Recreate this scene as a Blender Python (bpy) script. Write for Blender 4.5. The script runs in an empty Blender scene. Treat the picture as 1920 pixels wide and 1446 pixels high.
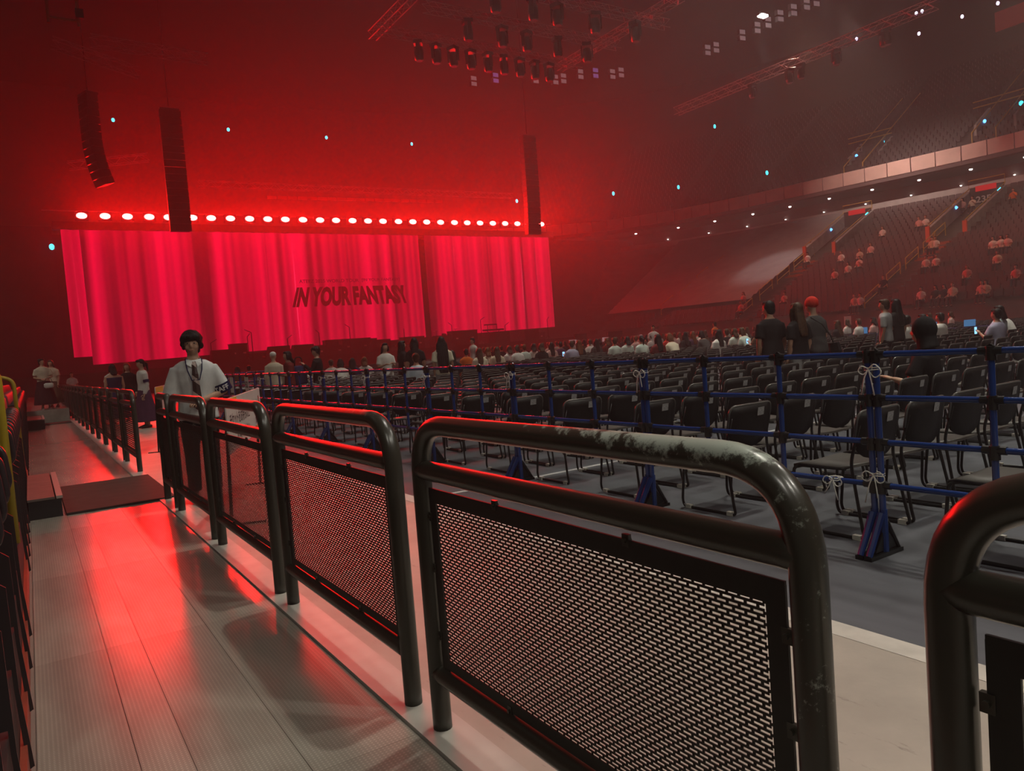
import bpy, math, random
from mathutils import Vector, Matrix, Euler
random.seed(7)
PI = math.pi
SC = bpy.context.scene
COL = SC.collection

# ------------------------------------------------------------------ camera
FOC, CX, CY, EYE = 1400.0, 960.0, 723.0, 1.35
def _d(x, y): return Vector((x - CX, -(y - CY), -FOC))
_Yc = _d(52, 716).normalized()
_Zc = _d(2000, 716 - 0.077 * (2000 - 52)).cross(_Yc).normalized()
_Xc = _Yc.cross(_Zc)
RW = Matrix((_Xc, _Yc, _Zc))                # camera -> world rotation
CAMP = Vector((0, 0, EYE))
cam_d = bpy.data.cameras.new('camera'); cam_d.sensor_width = 36.0
cam_d.lens = FOC / 1920.0 * 36.0; cam_d.clip_start = 0.05; cam_d.clip_end = 500
cam = bpy.data.objects.new('camera', cam_d); COL.objects.link(cam)
cam.matrix_world = Matrix.Translation(CAMP) @ RW.to_4x4()
SC.camera = cam

# ------------------------------------------------------------------ world, exposure
w = bpy.data.worlds.new('world'); SC.world = w; w.use_nodes = True
w.node_tree.nodes['Background'].inputs['Color'].default_value = (0.010, 0.006, 0.007, 1)
w.node_tree.nodes['Background'].inputs['Strength'].default_value = 0.6
vs = SC.view_settings
vs.view_transform = 'Standard'; vs.look = 'None'; vs.gamma = 1.0; vs.exposure = 0.0
vs.use_curve_mapping = False
try:
    SC.cycles.max_bounces = 4; SC.cycles.diffuse_bounces = 2; SC.cycles.glossy_bounces = 2; SC.cycles.use_light_tree = False
    SC.cycles.volume_bounces = 0; SC.cycles.transmission_bounces = 4
    SC.cycles.sample_clamp_indirect = 4.0; SC.cycles.caustics_reflective = False; SC.cycles.caustics_refractive = False
except Exception: pass

# ------------------------------------------------------------------ house lights (ceiling lamps) and added fills
def area(name, loc, size, power, col, target=None, spread=PI):
    l = bpy.data.lights.new(name, 'AREA'); l.shape = 'DISK'; l.size = size; l.energy = power; l.color = col
    l.spread = spread
    o = bpy.data.objects.new(name, l); COL.objects.link(o); o.location = loc
    t = Vector(target) if target else Vector((loc[0], loc[1], 0))
    o.rotation_euler = (t - Vector(loc)).to_track_quat('-Z', 'Y').to_euler()
    return o
WARM = (1.0, 0.955, 0.82); COOL = (0.93, 0.97, 1.0)
# unseen fills added low by camera and walkway, keeping light off the haze
for (x, y, z, p) in ((-3.5, -3.0, 8.5, 75), (1.5, -4.5, 8.5, 85), (6.5, -4.0, 9.0, 120), (9.5, 0.5, 9.5, 110), (-4.0, 11.0, 9.0, 60), (-4.0, 22.0, 9.0, 95), (-3.5, 30.0, 9.0, 60)):
    area('low_fill_light', (x, y, z), .45, p, WARM, (x * .6 + .8, y + 3.0, 0), 2.2)
# dimmed ceiling lamps over the floor
for (x, y, p) in ((10, 5, 600), (18, 13, 900), (34, 8, 900), (31, 24, 330), (13, 25, 130)):
    area('house_light', (x, y, 27), 1.0, p, WARM, None, 1.35)
# warm floods over the far lower stand
for (y, p) in ((20, 520), (35, 420)):
    area('stand_flood', (50, y, 24), 1.0, p, (1.0, 0.60, 0.42), (57, y, 5), 1.5)
for (y, p) in ((16, 420), (34, 420)):  # unseen lamps added to brighten the balcony front
    area('balcony_fill', (54, y, 25), .8, p, (1.0, 0.74, 0.62), (67, y + 3, 14), 1.0)

# ------------------------------------------------------------------ pixel helpers
def ray(x, y): return (RW @ _d(x, y)).normalized()
def onz(x, y, z=0.0):
    v = ray(x, y); return CAMP + v * ((z - EYE) / v.z)
def onY(x, y, Y):
    v = ray(x, y); return CAMP + v * (Y / v.y)
def onX(x, y, X):
    v = ray(x, y); return CAMP + v * (X / v.x)
def ondepth(x, y, d):
    v = RW @ _d(x, y); return CAMP + v * (d / FOC)
def pix(p):
    c = RW.transposed() @ (Vector(p) - CAMP)
    if c.z > -0.05: return None
    return CX - c.x / c.z * FOC, CY + c.y / c.z * FOC, -c.z

# ------------------------------------------------------------------ materials
MATS = {}
def mat(name, col, rough=0.6, metal=0.0, vary=0.0, vscale=6.0, bump=0.0, bscale=40.0, emit=None, estr=1.0, spec=0.5, col2=None):
    if name in MATS: return MATS[name]
    m = bpy.data.materials.new(name); m.use_nodes = True; MATS[name] = m
    nt = m.node_tree; b = nt.nodes['Principled BSDF']
    b.inputs['Base Color'].default_value = (*col, 1); b.inputs['Roughness'].default_value = rough
    b.inputs['Metallic'].default_value = metal; b.inputs['Specular IOR Level'].default_value = spec
    if emit:
        m.cycles.emission_sampling = 'NONE'
        b.inputs['Emission Color'].default_value = (*emit, 1); b.inputs['Emission Strength'].default_value = estr
    if vary or bump or col2:
        tc = nt.nodes.new('ShaderNodeTexCoord')
        if vary or col2:
            n = nt.nodes.new('ShaderNodeTexNoise'); n.inputs['Scale'].default_value = vscale; n.inputs['Detail'].default_value = 4
            nt.links.new(tc.outputs['Object'], n.inputs['Vector'])
            r = nt.nodes.new('ShaderNodeValToRGB')
            a = col2 if col2 else tuple(c * (1 - vary) for c in col)
            bb = col if col2 else tuple(min(1, c * (1 + vary)) for c in col)
            r.color_ramp.elements[0].position = 0.3; r.color_ramp.elements[1].position = 0.7
            r.color_ramp.elements[0].color = (*a, 1); r.color_ramp.elements[1].color = (*bb, 1)
            nt.links.new(n.outputs['Fac'], r.inputs['Fac']); nt.links.new(r.outputs['Color'], b.inputs['Base Color'])
        if bump:
            n2 = nt.nodes.new('ShaderNodeTexNoise'); n2.inputs['Scale'].default_value = bscale; n2.inputs['Detail'].default_value = 3
            nt.links.new(tc.outputs['Object'], n2.inputs['Vector'])
            bp = nt.nodes.new('ShaderNodeBump'); bp.inputs['Strength'].default_value = bump; bp.inputs['Distance'].default_value = 0.01
            nt.links.new(n2.outputs['Fac'], bp.inputs['Height']); nt.links.new(bp.outputs['Normal'], b.inputs['Normal'])
    return m
def nd(nt, t, **k):
    n = nt.nodes.new(t)
    for a, v in k.items():
        if a.startswith('i_'):
            key = a[2:]; key = int(key) if key.isdigit() else key
            n.inputs[key].default_value = v
        else: setattr(n, a, v)
    return n

# ------------------------------------------------------------------ mesh builder
class MB:
    def __init__(s): s.v = []; s.f = []; s.m = []
    def quadgrid(s, rings, closed=True, capa=False, capb=False, mi=0):
        base = len(s.v); n = len(rings[0])
        for r in rings: s.v.extend([tuple(p) for p in r])
        for i in range(len(rings) - 1):
            for j in range(n if closed else n - 1):
                a = base + i * n + j; b = base + i * n + (j + 1) % n
                s.f.append((a, b, b + n, a + n)); s.m.append(mi)
        if capa: s.f.append(tuple(base + j for j in reversed(range(n)))); s.m.append(mi)
        if capb:
            o = base + (len(rings) - 1) * n
            s.f.append(tuple(o + j for j in range(n))); s.m.append(mi)
        return s
    def box(s, c, d, rot=None, mi=0):
        b = len(s.v)
        for z in (-.5, .5):
            for (x, y) in ((-.5, -.5), (.5, -.5), (.5, .5), (-.5, .5)):
                p = Vector((x * d[0], y * d[1], z * d[2]))
                if rot is not None: p = rot @ p
                s.v.append((p.x + c[0], p.y + c[1], p.z + c[2]))
        for q in ((0, 3, 2, 1), (4, 5, 6, 7), (0, 1, 5, 4), (1, 2, 6, 5), (2, 3, 7, 6), (3, 0, 4, 7)):
            s.f.append(tuple(b + i for i in q)); s.m.append(mi)
        return s
    def poly(s, pts, mi=0):
        b = len(s.v); s.v.extend([tuple(p) for p in pts]); s.f.append(tuple(range(b, b + len(pts)))); s.m.append(mi); return s
    def tube(s, path, r, n=8, closed=False, mi=0, caps=True):
        P = [Vector(p) for p in path]; rs = r if isinstance(r, (list, tuple)) else [r] * len(P)
        rings = []; up = None
        for i, p in enumerate(P):
            if closed: t = P[(i + 1) % len(P)] - P[i - 1]
            else: t = P[min(i + 1, len(P) - 1)] - P[max(i - 1, 0)]
            t.normalize()
            if up is None:
                up = Vector((0, 0, 1)) if abs(t.z) < 0.9 else Vector((0, 1, 0))
            a = (up - t * up.dot(t))
            if a.length < 1e-4: a = Vector((0, 1, 0)) - t * t.y
            a.normalize(); b = t.cross(a); up = a
            rr = rs[i]; rx, ry = rr if isinstance(rr, (tuple, list)) else (rr, rr)
            rings.append([p + a * (math.cos(2 * PI * k / n) * ry) + b * (math.sin(2 * PI * k / n) * rx) for k in range(n)])
        if closed: rings.append(rings[0]); caps = False
        return s.quadgrid(rings, True, caps, caps, mi)
    def ell(s, c, r, n=12, m=8, mi=0, rot=None):
        rings = []
        for i in range(m + 1):
            th = PI * i / m; th = min(max(th, 0.02), PI - 0.02)
            ring = []
            for k in range(n):
                p = Vector((r[0] * math.sin(th) * math.cos(2 * PI * k / n), r[1] * math.sin(th) * math.sin(2 * PI * k / n), -r[2] * math.cos(th)))
                if rot is not None: p = rot @ p
                ring.append(p + Vector(c))
            rings.append(ring)
        return s.quadgrid(rings, True, True, True, mi)
    def lathe(s, prof, n=16, c=(0, 0, 0), mi=0, cap=True):
        rings = [[(c[0] + r * math.cos(2 * PI * k / n), c[1] + r * math.sin(2 * PI * k / n), c[2] + z) for k in range(n)] for r, z in prof]
        return s.quadgrid(rings, True, cap, cap, mi)
    def mesh(s, name, mats, smooth=False):
        me = bpy.data.meshes.new(name); me.from_pydata(s.v, [], s.f)
        ms = mats if isinstance(mats, (list, tuple)) else [mats]
        for m in ms: me.materials.append(m)
        if len(ms) > 1: me.polygons.foreach_set('material_index', s.m)
        if smooth:
            me.polygons.foreach_set('use_smooth', [len(f) <= 4 for f in s.f])       # flat end caps
        me.update(); return me
    def build(s, name, mats, parent=None, smooth=False, loc=None, rot=None):
        return link(name, s.mesh(name, mats, smooth), parent, loc, rot)
def link(name, me, parent=None, loc=None, rot=None):
    o = bpy.data.objects.new(name, me); COL.objects.link(o)
    if parent is not None: o.parent = parent
    if loc is not None: o.location = loc
    if rot is not None: o.rotation_euler = rot
    return o
def tag(o, label, cat=None, group=None, kind=None):
    if label: o['label'] = label
    if cat: o['category'] = cat
    if group: o['group'] = group
    if kind: o['kind'] = kind
    return o
def thing(name, label, cat, loc=(0, 0, 0), rz=0.0, group=None):
    o = bpy.data.objects.new(name, None); COL.objects.link(o); o.empty_display_size = 0.1
    o.location = loc; o.rotation_euler = (0, 0, rz)
    return tag(o, label, cat, group)
def struct(o, label): o['kind'] = 'structure'; o['label'] = label; return o
def copy_tree(o, parent=None):
    c = o.copy(); COL.objects.link(c)
    if parent is not None: c.parent = parent
    for ch in list(o.children): copy_tree(ch, c)
    return c
ORD = ['first', 'second', 'third', 'fourth', 'fifth', 'sixth', 'seventh', 'eighth', 'ninth', 'tenth', 'eleventh', 'twelfth', 'thirteenth',
       'fourteenth', 'fifteenth', 'sixteenth', 'seventeenth', 'eighteenth', 'nineteenth', 'twentieth', 'twenty-first', 'twenty-second',
       'twenty-third', 'twenty-fourth', 'twenty-fifth', 'twenty-sixth', 'twenty-seventh', 'twenty-eighth', 'twenty-ninth', 'thirtieth'] + ['%dth' % i for i in range(31, 120)]
def fine(path, step=.05):
    """split long straight runs so that highlights stay true along a tube"""
    P = [Vector(p) for p in path]; out = [P[0]]
    for a, b in zip(P, P[1:]):
        n = max(1, int(math.ceil((b - a).length / step)))
        out += [a.lerp(b, (k + 1) / n) for k in range(n)]
    return out
def bend(path, r, seg=6):
    """round the corners of a polyline with radius r"""
    P = [Vector(p) for p in path]; out = [P[0]]
    for i in range(1, len(P) - 1):
        a = (P[i - 1] - P[i]); b = (P[i + 1] - P[i]); la, lb = a.length, b.length
        a.normalize(); b.normalize(); k = min(r, la * .49, lb * .49)
        A = P[i] + a * k; B = P[i] + b * k
        for t in range(seg + 1):
            u = t / seg; out.append(A * (1 - u) ** 2 + P[i] * 2 * u * (1 - u) + B * u * u)
    out.append(P[-1]); return out
WORK = bpy.data.scenes.new('workbench')      # an empty scene to evaluate modifiers in, removed at the end
def evaluate(o):
    WORK.collection.objects.link(o); vl = WORK.view_layers[0]; vl.update()
    return bpy.data.meshes.new_from_object(o.evaluated_get(vl.depsgraph))
def text_mesh(body, name, offset=0.0, extrude=0.0):
    cu = bpy.data.curves.new(name, 'FONT'); cu.body = body; cu.size = 1.0; cu.offset = offset; cu.extrude = extrude
    cu.align_x = 'LEFT'; cu.resolution_u = 3
    o = bpy.data.objects.new(name, cu); me = evaluate(o)
    bpy.data.objects.remove(o); bpy.data.curves.remove(cu)
    return me
def fit_text(body, name, fn, material, parent, offset=0.0):
    """text squeezed into the unit square, then mapped by fn(u,v)->point"""
    me = text_mesh(body, name, offset)
    xs = [v.co.x for v in me.vertices]; ys = [v.co.y for v in me.vertices]
    x0, x1, y0, y1 = min(xs), max(xs), min(ys), max(ys)
    for v in me.vertices:
        v.co = Vector(fn((v.co.x - x0) / (x1 - x0), (v.co.y - y0) / (y1 - y0)))
    me.materials.clear(); me.materials.append(material)
    return link(name, me, parent)


# ================================================================== THE SETTING
# ---- floor materials
def floor_mat(name, c1, c2, rough, dots=False, scuffs=False, streak=1.0, coat=0.0):
    m = bpy.data.materials.new(name); m.use_nodes = True; nt = m.node_tree; b = nt.nodes['Principled BSDF']; L = nt.links.new
    tc = nd(nt, 'ShaderNodeTexCoord'); mp = nd(nt, 'ShaderNodeMapping'); mp.inputs['Scale'].default_value = (1.0, streak, 1.0)
    L(tc.outputs['Object'], mp.inputs['Vector'])
    n1 = nd(nt, 'ShaderNodeTexNoise', i_Scale=2.3, i_Detail=7, i_Roughness=0.62); L(mp.outputs[0], n1.inputs['Vector'])
    r1 = nd(nt, 'ShaderNodeValToRGB'); r1.color_ramp.elements[0].position = .36; r1.color_ramp.elements[1].position = .66
    r1.color_ramp.elements[0].color = (*c2, 1); r1.color_ramp.elements[1].color = (*c1, 1); L(n1.outputs['Fac'], r1.inputs['Fac'])
    last = r1.outputs['Color']
    if scuffs:
        mp2 = nd(nt, 'ShaderNodeMapping'); mp2.inputs['Scale'].default_value = (9, 2.2, 1); mp2.inputs['Rotation'].default_value = (0, 0, .7)
        L(tc.outputs['Object'], mp2.inputs['Vector'])
        n2 = nd(nt, 'ShaderNodeTexNoise', i_Scale=3.0, i_Detail=9, i_Roughness=0.75); L(mp2.outputs[0], n2.inputs['Vector'])
        r2 = nd(nt, 'ShaderNodeValToRGB'); r2.color_ramp.elements[0].position = .30; r2.color_ramp.elements[1].position = .40
        r2.color_ramp.elements[0].color = (.35, .32, .3, 1); r2.color_ramp.elements[1].color = (1, 1, 1, 1); L(n2.outputs['Fac'], r2.inputs['Fac'])
        mx = nd(nt, 'ShaderNodeMixRGB', blend_type='MULTIPLY', i_0=.8); L(last, mx.inputs[1]); L(r2.outputs['Color'], mx.inputs[2]); last = mx.outputs[0]
    L(last, b.inputs['Base Color']); b.inputs['Roughness'].default_value = rough; b.inputs['Coat Weight'].default_value = coat; b.inputs['Coat Roughness'].default_value = .2
    bp = nd(nt, 'ShaderNodeBump', i_Strength=.25, i_Distance=.004)
    if dots:
        sx = nd(nt, 'ShaderNodeSeparateXYZ'); L(tc.outputs['Object'], sx.inputs[0])
        def wave(sock, k):
            a = nd(nt, 'ShaderNodeMath', operation='MULTIPLY', i_1=k); L(sock, a.inputs[0])
            s_ = nd(nt, 'ShaderNodeMath', operation='SINE'); L(a.outputs[0], s_.inputs[0]); return s_.outputs[0]
        mu = nd(nt, 'ShaderNodeMath', operation='MULTIPLY'); L(wave(sx.outputs[0], 2 * PI / .030), mu.inputs[0]); L(wave(sx.outputs[1], 2 * PI / .030), mu.inputs[1])
        ab = nd(nt, 'ShaderNodeMath', operation='POWER', i_1=2.0); L(mu.outputs[0], ab.inputs[0])
        dm = nd(nt, 'ShaderNodeMixRGB', blend_type='MULTIPLY', i_0=1.0); r4 = nd(nt, 'ShaderNodeValToRGB'); r4.color_ramp.elements[0].position = .35; r4.color_ramp.elements[1].position = .75
        r4.color_ramp.elements[0].color = (.92, .92, .92, 1); r4.color_ramp.elements[1].color = (1.28, 1.27, 1.25, 1); L(ab.outputs[0], r4.inputs['Fac'])
        L(last, dm.inputs[1]); L(r4.outputs[0], dm.inputs[2]); L(dm.outputs[0], b.inputs['Base Color'])
        L(ab.outputs[0], bp.inputs['Height']); bp.inputs['Strength'].default_value = .12; bp.inputs['Distance'].default_value = .001
    else:
        n3 = nd(nt, 'ShaderNodeTexNoise', i_Scale=60, i_Detail=3); L(tc.outputs['Object'], n3.inputs['Vector']); L(n3.outputs['Fac'], bp.inputs['Height'])
        bp.inputs['Strength'].default_value = .12
    L(bp.outputs['Normal'], b.inputs['Normal'])
    return m
M_WALK = floor_mat('walkway_vinyl', (.40, .37, .32), (.29, .265, .23), .22, dots=True, streak=.25, coat=.35)
M_BEIGE = floor_mat('beige_floor', (.44, .395, .34), (.36, .32, .275), .5, scuffs=True)
M_MAT = floor_mat('dark_floor_mat', (.100, .105, .122), (.062, .064, .075), .55, streak=.12)
M_PALE = mat('pale_strip', (.55, .52, .47), .45, vary=.12, vscale=9)
M_BLACK = mat('matte_black', (.012, .012, .013), .7)
M_DRAPE = mat('black_drape', (.05, .03, .032), .9, vary=.3, vscale=1.2)
M_CEIL = mat('dark_ceiling', (.06, .055, .057), .95)
M_CONC = mat('grey_concrete', (.30, .29, .28), .8, vary=.12, vscale=1.5)
M_STEP = mat('terrace_concrete', (.10, .092, .09), .85, vary=.2, vscale=1.0)

def slab(name, x0, x1, y0, y1, z0, z1, m, label, parent=None):
    o = MB().box(((x0 + x1) / 2, (y0 + y1) / 2, (z0 + z1) / 2), (x1 - x0, y1 - y0, z1 - z0)).build(name, m, parent)
    return struct(o, label) if parent is None else o
slab('floor', 2.93, 52, -6, 80, -.3, 0, M_MAT, 'dark grey matting of the arena floor under the chairs')
slab('floor_concourse', 1.2, 2.80, -6, 60, -.3, 0, M_BEIGE, 'scuffed beige floor strip between the black barriers and the dark matting')
slab('trim_1', 2.80, 2.93, -6, 60, -.3, .002, M_PALE, 'pale line along the edge of the dark matting')
slab('trim_2', 1.04, 1.2, -6, 60, -.3, .012, mat('kerb_strip', (.46, .43, .39), .4, vary=.1), 'pale kerb strip carrying the black barriers')
wk = slab('floor_walkway', -.12, 1.04, -3, 60, -.3, -.006, mat('walkway_bed', (.20, .18, .155), .7), 'beige treaded vinyl walkway between stand and barriers')
xs = (-.10, .20, .355, .665, 1.035)
for i in range(4):
    me = MB().box((0, 0, 0), (xs[i + 1] - xs[i] - .0022, 1.799, .01)).mesh('floor_sheet', M_WALK)
    for k in range(12):
        link('floor_sheet', me, wk, ((xs[i] + xs[i + 1]) / 2, -2.1 + 1.8 * k, -.005))
    slab('floor_sheet', xs[i] + .002, xs[i + 1] - .002, 18.7, 60, -.01, 0, M_WALK, '', wk)
# painted / taped white lines on the matting
for i, (x0, x1, y) in enumerate(((3.2, 10.6, 6.18),)):
    slab('trim_3', x0, x1, y - .03, y + .03, 0, .003, mat('white_tape', (.5, .5, .5), .6), 'white tape line crossing the dark matting under the chairs')
# dark rubber mat crossing the walkway at the gap, with a box step
tag(MB().box((.70, 9.70, .012), (1.0, 2.2, .024)).build('rubber_mat', mat('rubber_mat', (.05, .042, .037), .75, vary=.15, spec=.15)),
    'dark brown rubber mat laid across the walkway at the barrier gap', 'mat')
def box_step(y0, y1, x1, z, label):
    s = thing('box_step', label, 'step', (-.12, y0, 0))
    wd = x1 + .12
    MB().box((wd / 2, (y1 - y0) / 2, z / 2 - .01), (wd - .02, y1 - y0 - .02, z - .02)).build('body', M_BLACK, s)
    MB().box((wd / 2 - .03, (y1 - y0) / 2, z - .008), (wd - .07, y1 - y0, .022)).build('tread', mat('step_tread', (.13, .105, .09), .6, vary=.15), s)
    MB().box((wd - .025, (y1 - y0) / 2, z - .006), (.055, y1 - y0, .028)).build('nosing', mat('step_nosing', (.33, .28, .25), .35), s)
box_step(8.62, 10.9, .18, .20, 'black box step with brown tread beside the rubber mat')
box_step(24.5, 27.4, .3, .28, 'second black box step farther up the walkway')
tag(MB().box((.66, 27.0, .012), (.70, .9, .024)).build('rubber_mat', MATS['rubber_mat']), 'dark mat strip across the far walkway in front of the standing women', 'mat')
slab('floor_landing', -.12, 1.04, 28.2, 60, -.02, .40, M_WALK, 'raised landing at the far end of the walkway')

# ---- left stand: riser and terraces
slab('wall_left', -8, -.14, -3, 60, -.3, .36, mat('riser_dark', (.022, .014, .014), .7), 'low riser wall under the seats left of the walkway')
slab('riser_light_strip', -.139, -.118, -3, 60, -.02, .11, mat('riser_red_light', (.30, .06, .035), .4, vary=.2), 'orange-red light on the foot of the left riser, put in as a strip')  # orange light on the riser foot, given as a coloured strip
for i in range(1, 6):
    slab('stand_terrace', -8, -.14 - .85 * i, -3, 60, .36, .36 + .38 * i, M_STEP, 'terrace step %s of the left stand' % ORD[i - 1])

# ---- bowl on the far side, swept along a curved path
BP = [(67, -12), (67, 0), (67, 12), (67, 22), (67, 32), (65.8, 42), (64.6, 52), (62.4, 60.5), (58.5, 67.5), (53, 72), (46, 75.5), (38, 78), (25, 79.5), (8, 80), (-12, 80), (-30, 80)]
BN = []
for i, p in enumerate(BP):
    a = Vector(BP[max(i - 1, 0)]); b = Vector(BP[min(i + 1, len(BP) - 1)]); t = (b - a).normalized(); BN.append(Vector((t.y, -t.x)))
def bowl(i, u, z): return (BP[i][0] + BN[i].x * u, BP[i][1] + BN[i].y * u, z)
def sweep(prof, i0, i1, mb=None, mi=0):
    mb = mb or MB()
    mb.quadgrid([[bowl(i, u, z) for u, z in prof] for i in range(i0, i1 + 1)], False, mi=mi); return mb
SLOPE = .443
ROWD = .85; NROW = 24
prof = [(-20.4, 0), (-20.4, 1.7)]
for r in range(NROW):
    z = 1.7 + r * ROWD * SLOPE
    prof += [(-20.4 + r * ROWD, z), (-20.4 + (r + 1) * ROWD, z)]
prof += [(0.2, 11.1), (4.5, 11.1)]
struct(sweep(prof, 0, 8).build('lower_stand', M_STEP), 'dark lower stand rising from the arena floor on the far right')
# concourse wall under the balcony, soffit, balcony front
struct(sweep([(4.5, 11.1), (4.5, 12.1)], 0, 15).build('wall_concourse', mat('concourse_red', (.36, .13, .11), .7, vary=.15, vscale=.5)), 'reddish back wall of the concourse under the balcony')
struct(sweep([(4.5, 12.1), (4.5, 13.3), (.2, 13.3)], 0, 15).build('wall_concourse_upper', mat('concourse_dark', (.16, .12, .115), .8)), 'dark upper wall and soffit over the concourse')
struct(sweep([(1.0, 11.1), (1.0, 11.75), (1.15, 11.75), (1.15, 11.1)], 0, 15).build('trim_4', M_CONC), 'grey parapet along the top of the lower stand')
bal = struct(sweep([(.2, 13.3), (0, 13.4), (0, 13.75)], 0, 15).build('balcony_edge', mat('balcony_dark', (.10, .07, .07), .8)), 'dark lower lip of the balcony')
pm = mat('balcony_panel', (.50, .36, .31), .55, vary=.10, vscale=.8)
for i in range(0, 12):
    a = Vector(bowl(i, -.06, 0)); b = Vector(bowl(i + 1, -.06, 0)); n = max(1, round((b - a).length / 2.0))
    for k in range(n):
        p = a.lerp(b, (k + .02) / n); q = a.lerp(b, (k + .98) / n); nn = BN[i] * .12
        m_ = MB()
        m_.quadgrid([[(p.x, p.y, 13.75), (p.x, p.y, 14.95), (p.x + nn.x, p.y + nn.y, 15.0), (p.x + nn.x, p.y + nn.y, 13.75)],
                     [(q.x, q.y, 13.75), (q.x, q.y, 14.95), (q.x + nn.x, q.y + nn.y, 15.0), (q.x + nn.x, q.y + nn.y, 13.75)]], True, True, True)
        m_.build('fascia_panel', pm, bal)
prof = [(0.1, 14.0)]
for r in range(26):
    z = 14.2 + r * .52
    prof += [(0.1 + r * .85, z), (0.1 + (r + 1) * .85, z)]
prof += [(24, 27.7), (24, 36)]
struct(sweep(prof, 0, 15).build('upper_stand', mat('upper_terrace', (.06, .05, .05), .9)), 'dark upper stand above the balcony, curving behind the stage')
slab('ceiling', -40, 95, -20, 110, 36, 36.4, M_CEIL, 'dark arena roof high above')
slab('wall_side', -40, -39.6, -20, 110, -.3, 36, M_CEIL, 'dark wall beyond the left stand')
slab('wall_front', -40, 95, -20.4, -20, -.3, 36, M_CEIL, 'dark wall behind the camera')

# ---- stage
M_STAGE = mat('stage_deck', (.03, .022, .024), .6)
struct(MB().box((25.5, 60.5, .8), (53, 13, 1.6)).build('stage', M_STAGE), 'black stage platform in front of the red curtains')
slab('wall_back', -39, 2.6, 67.0, 67.4, -.3, 13.0, M_DRAPE, 'dark drape wall left of the red curtains')
slab('gap_backing', 2.6, 48.6, 67.0, 67.3, -.3, 12.4, M_BLACK, 'black backing added behind the glowing curtains to darken their gaps')  # unseen sheet, added so the gap between the curtains stays dark
slab('wall_back_right', 48.6, 62, 67.0, 67.4, -.3, 12.5, M_DRAPE, 'dark drape wall right of the red curtains')

# ---- the red curtains, with fold light, shade and glow painted into the emission
def curtain_emit_mat(name, seed):
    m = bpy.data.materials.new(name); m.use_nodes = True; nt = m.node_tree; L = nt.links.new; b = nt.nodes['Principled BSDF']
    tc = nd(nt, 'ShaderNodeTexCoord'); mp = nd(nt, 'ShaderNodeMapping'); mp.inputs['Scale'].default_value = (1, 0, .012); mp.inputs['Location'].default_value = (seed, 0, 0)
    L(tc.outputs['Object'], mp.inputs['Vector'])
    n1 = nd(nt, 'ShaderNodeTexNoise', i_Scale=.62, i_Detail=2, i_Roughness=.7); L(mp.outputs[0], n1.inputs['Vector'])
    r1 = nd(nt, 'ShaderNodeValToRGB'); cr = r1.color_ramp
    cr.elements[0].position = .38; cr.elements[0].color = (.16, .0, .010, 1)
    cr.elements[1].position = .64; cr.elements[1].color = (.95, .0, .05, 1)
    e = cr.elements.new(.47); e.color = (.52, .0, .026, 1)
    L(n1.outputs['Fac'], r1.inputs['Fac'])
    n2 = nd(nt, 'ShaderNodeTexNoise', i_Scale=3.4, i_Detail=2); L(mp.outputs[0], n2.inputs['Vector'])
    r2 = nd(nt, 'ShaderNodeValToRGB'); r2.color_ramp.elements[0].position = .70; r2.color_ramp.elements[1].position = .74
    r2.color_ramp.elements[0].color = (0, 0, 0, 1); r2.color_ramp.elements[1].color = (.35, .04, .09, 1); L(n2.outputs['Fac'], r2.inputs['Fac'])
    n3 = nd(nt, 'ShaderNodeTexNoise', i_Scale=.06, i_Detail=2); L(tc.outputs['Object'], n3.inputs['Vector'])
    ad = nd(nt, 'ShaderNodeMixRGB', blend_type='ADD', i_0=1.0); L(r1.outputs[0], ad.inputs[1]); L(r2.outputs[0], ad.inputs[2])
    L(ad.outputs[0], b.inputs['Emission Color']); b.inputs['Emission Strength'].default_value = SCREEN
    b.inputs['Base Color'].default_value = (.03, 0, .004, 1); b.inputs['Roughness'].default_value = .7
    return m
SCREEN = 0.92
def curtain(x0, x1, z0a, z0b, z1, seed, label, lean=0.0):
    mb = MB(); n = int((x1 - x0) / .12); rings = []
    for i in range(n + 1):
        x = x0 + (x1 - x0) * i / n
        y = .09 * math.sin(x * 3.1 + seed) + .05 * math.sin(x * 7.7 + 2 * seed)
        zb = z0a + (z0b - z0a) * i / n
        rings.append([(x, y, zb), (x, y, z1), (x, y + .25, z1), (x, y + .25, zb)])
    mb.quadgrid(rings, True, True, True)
    return tag(mb.build('stage_curtain', curtain_emit_mat('curtain_glow', seed), None, True, (0, 65, 0)), label, 'curtain', 'glowing curtain panels behind the stage')
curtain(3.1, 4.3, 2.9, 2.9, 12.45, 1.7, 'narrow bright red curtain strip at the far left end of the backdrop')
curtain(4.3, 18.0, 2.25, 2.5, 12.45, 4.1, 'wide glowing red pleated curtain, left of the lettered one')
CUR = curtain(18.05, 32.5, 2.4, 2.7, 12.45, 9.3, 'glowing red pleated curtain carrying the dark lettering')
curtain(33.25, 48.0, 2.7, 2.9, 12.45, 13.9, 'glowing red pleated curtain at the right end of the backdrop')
M_TXT = mat('dark_lettering', (.01, 0, 0), .8, emit=(.07, .0, .002), estr=1.0)
def big(u, v):
    x = 20.35 + 10.15 * u; z = 6.0 + 1.75 * v
    x += (1 - v) * (-.55 + 1.15 * u)
    return (x, -.22, z)
fit_text('IN YOUR FANTASY', 'lettering', big, M_TXT, CUR, .055)
fit_text('ATEEZ 2025 WORLD TOUR', 'small_lettering', lambda u, v: (20.6 + 5.5 * u, -.22, 8.10 + .30 * v), M_TXT, CUR, .012)
tag(fit_text('[IN YOUR FANTASY]', 'small_lettering', lambda u, v: (26.4 + 3.75 * u, -.22, 8.08 + .34 * v), M_TXT, CUR, .012), None)

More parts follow.
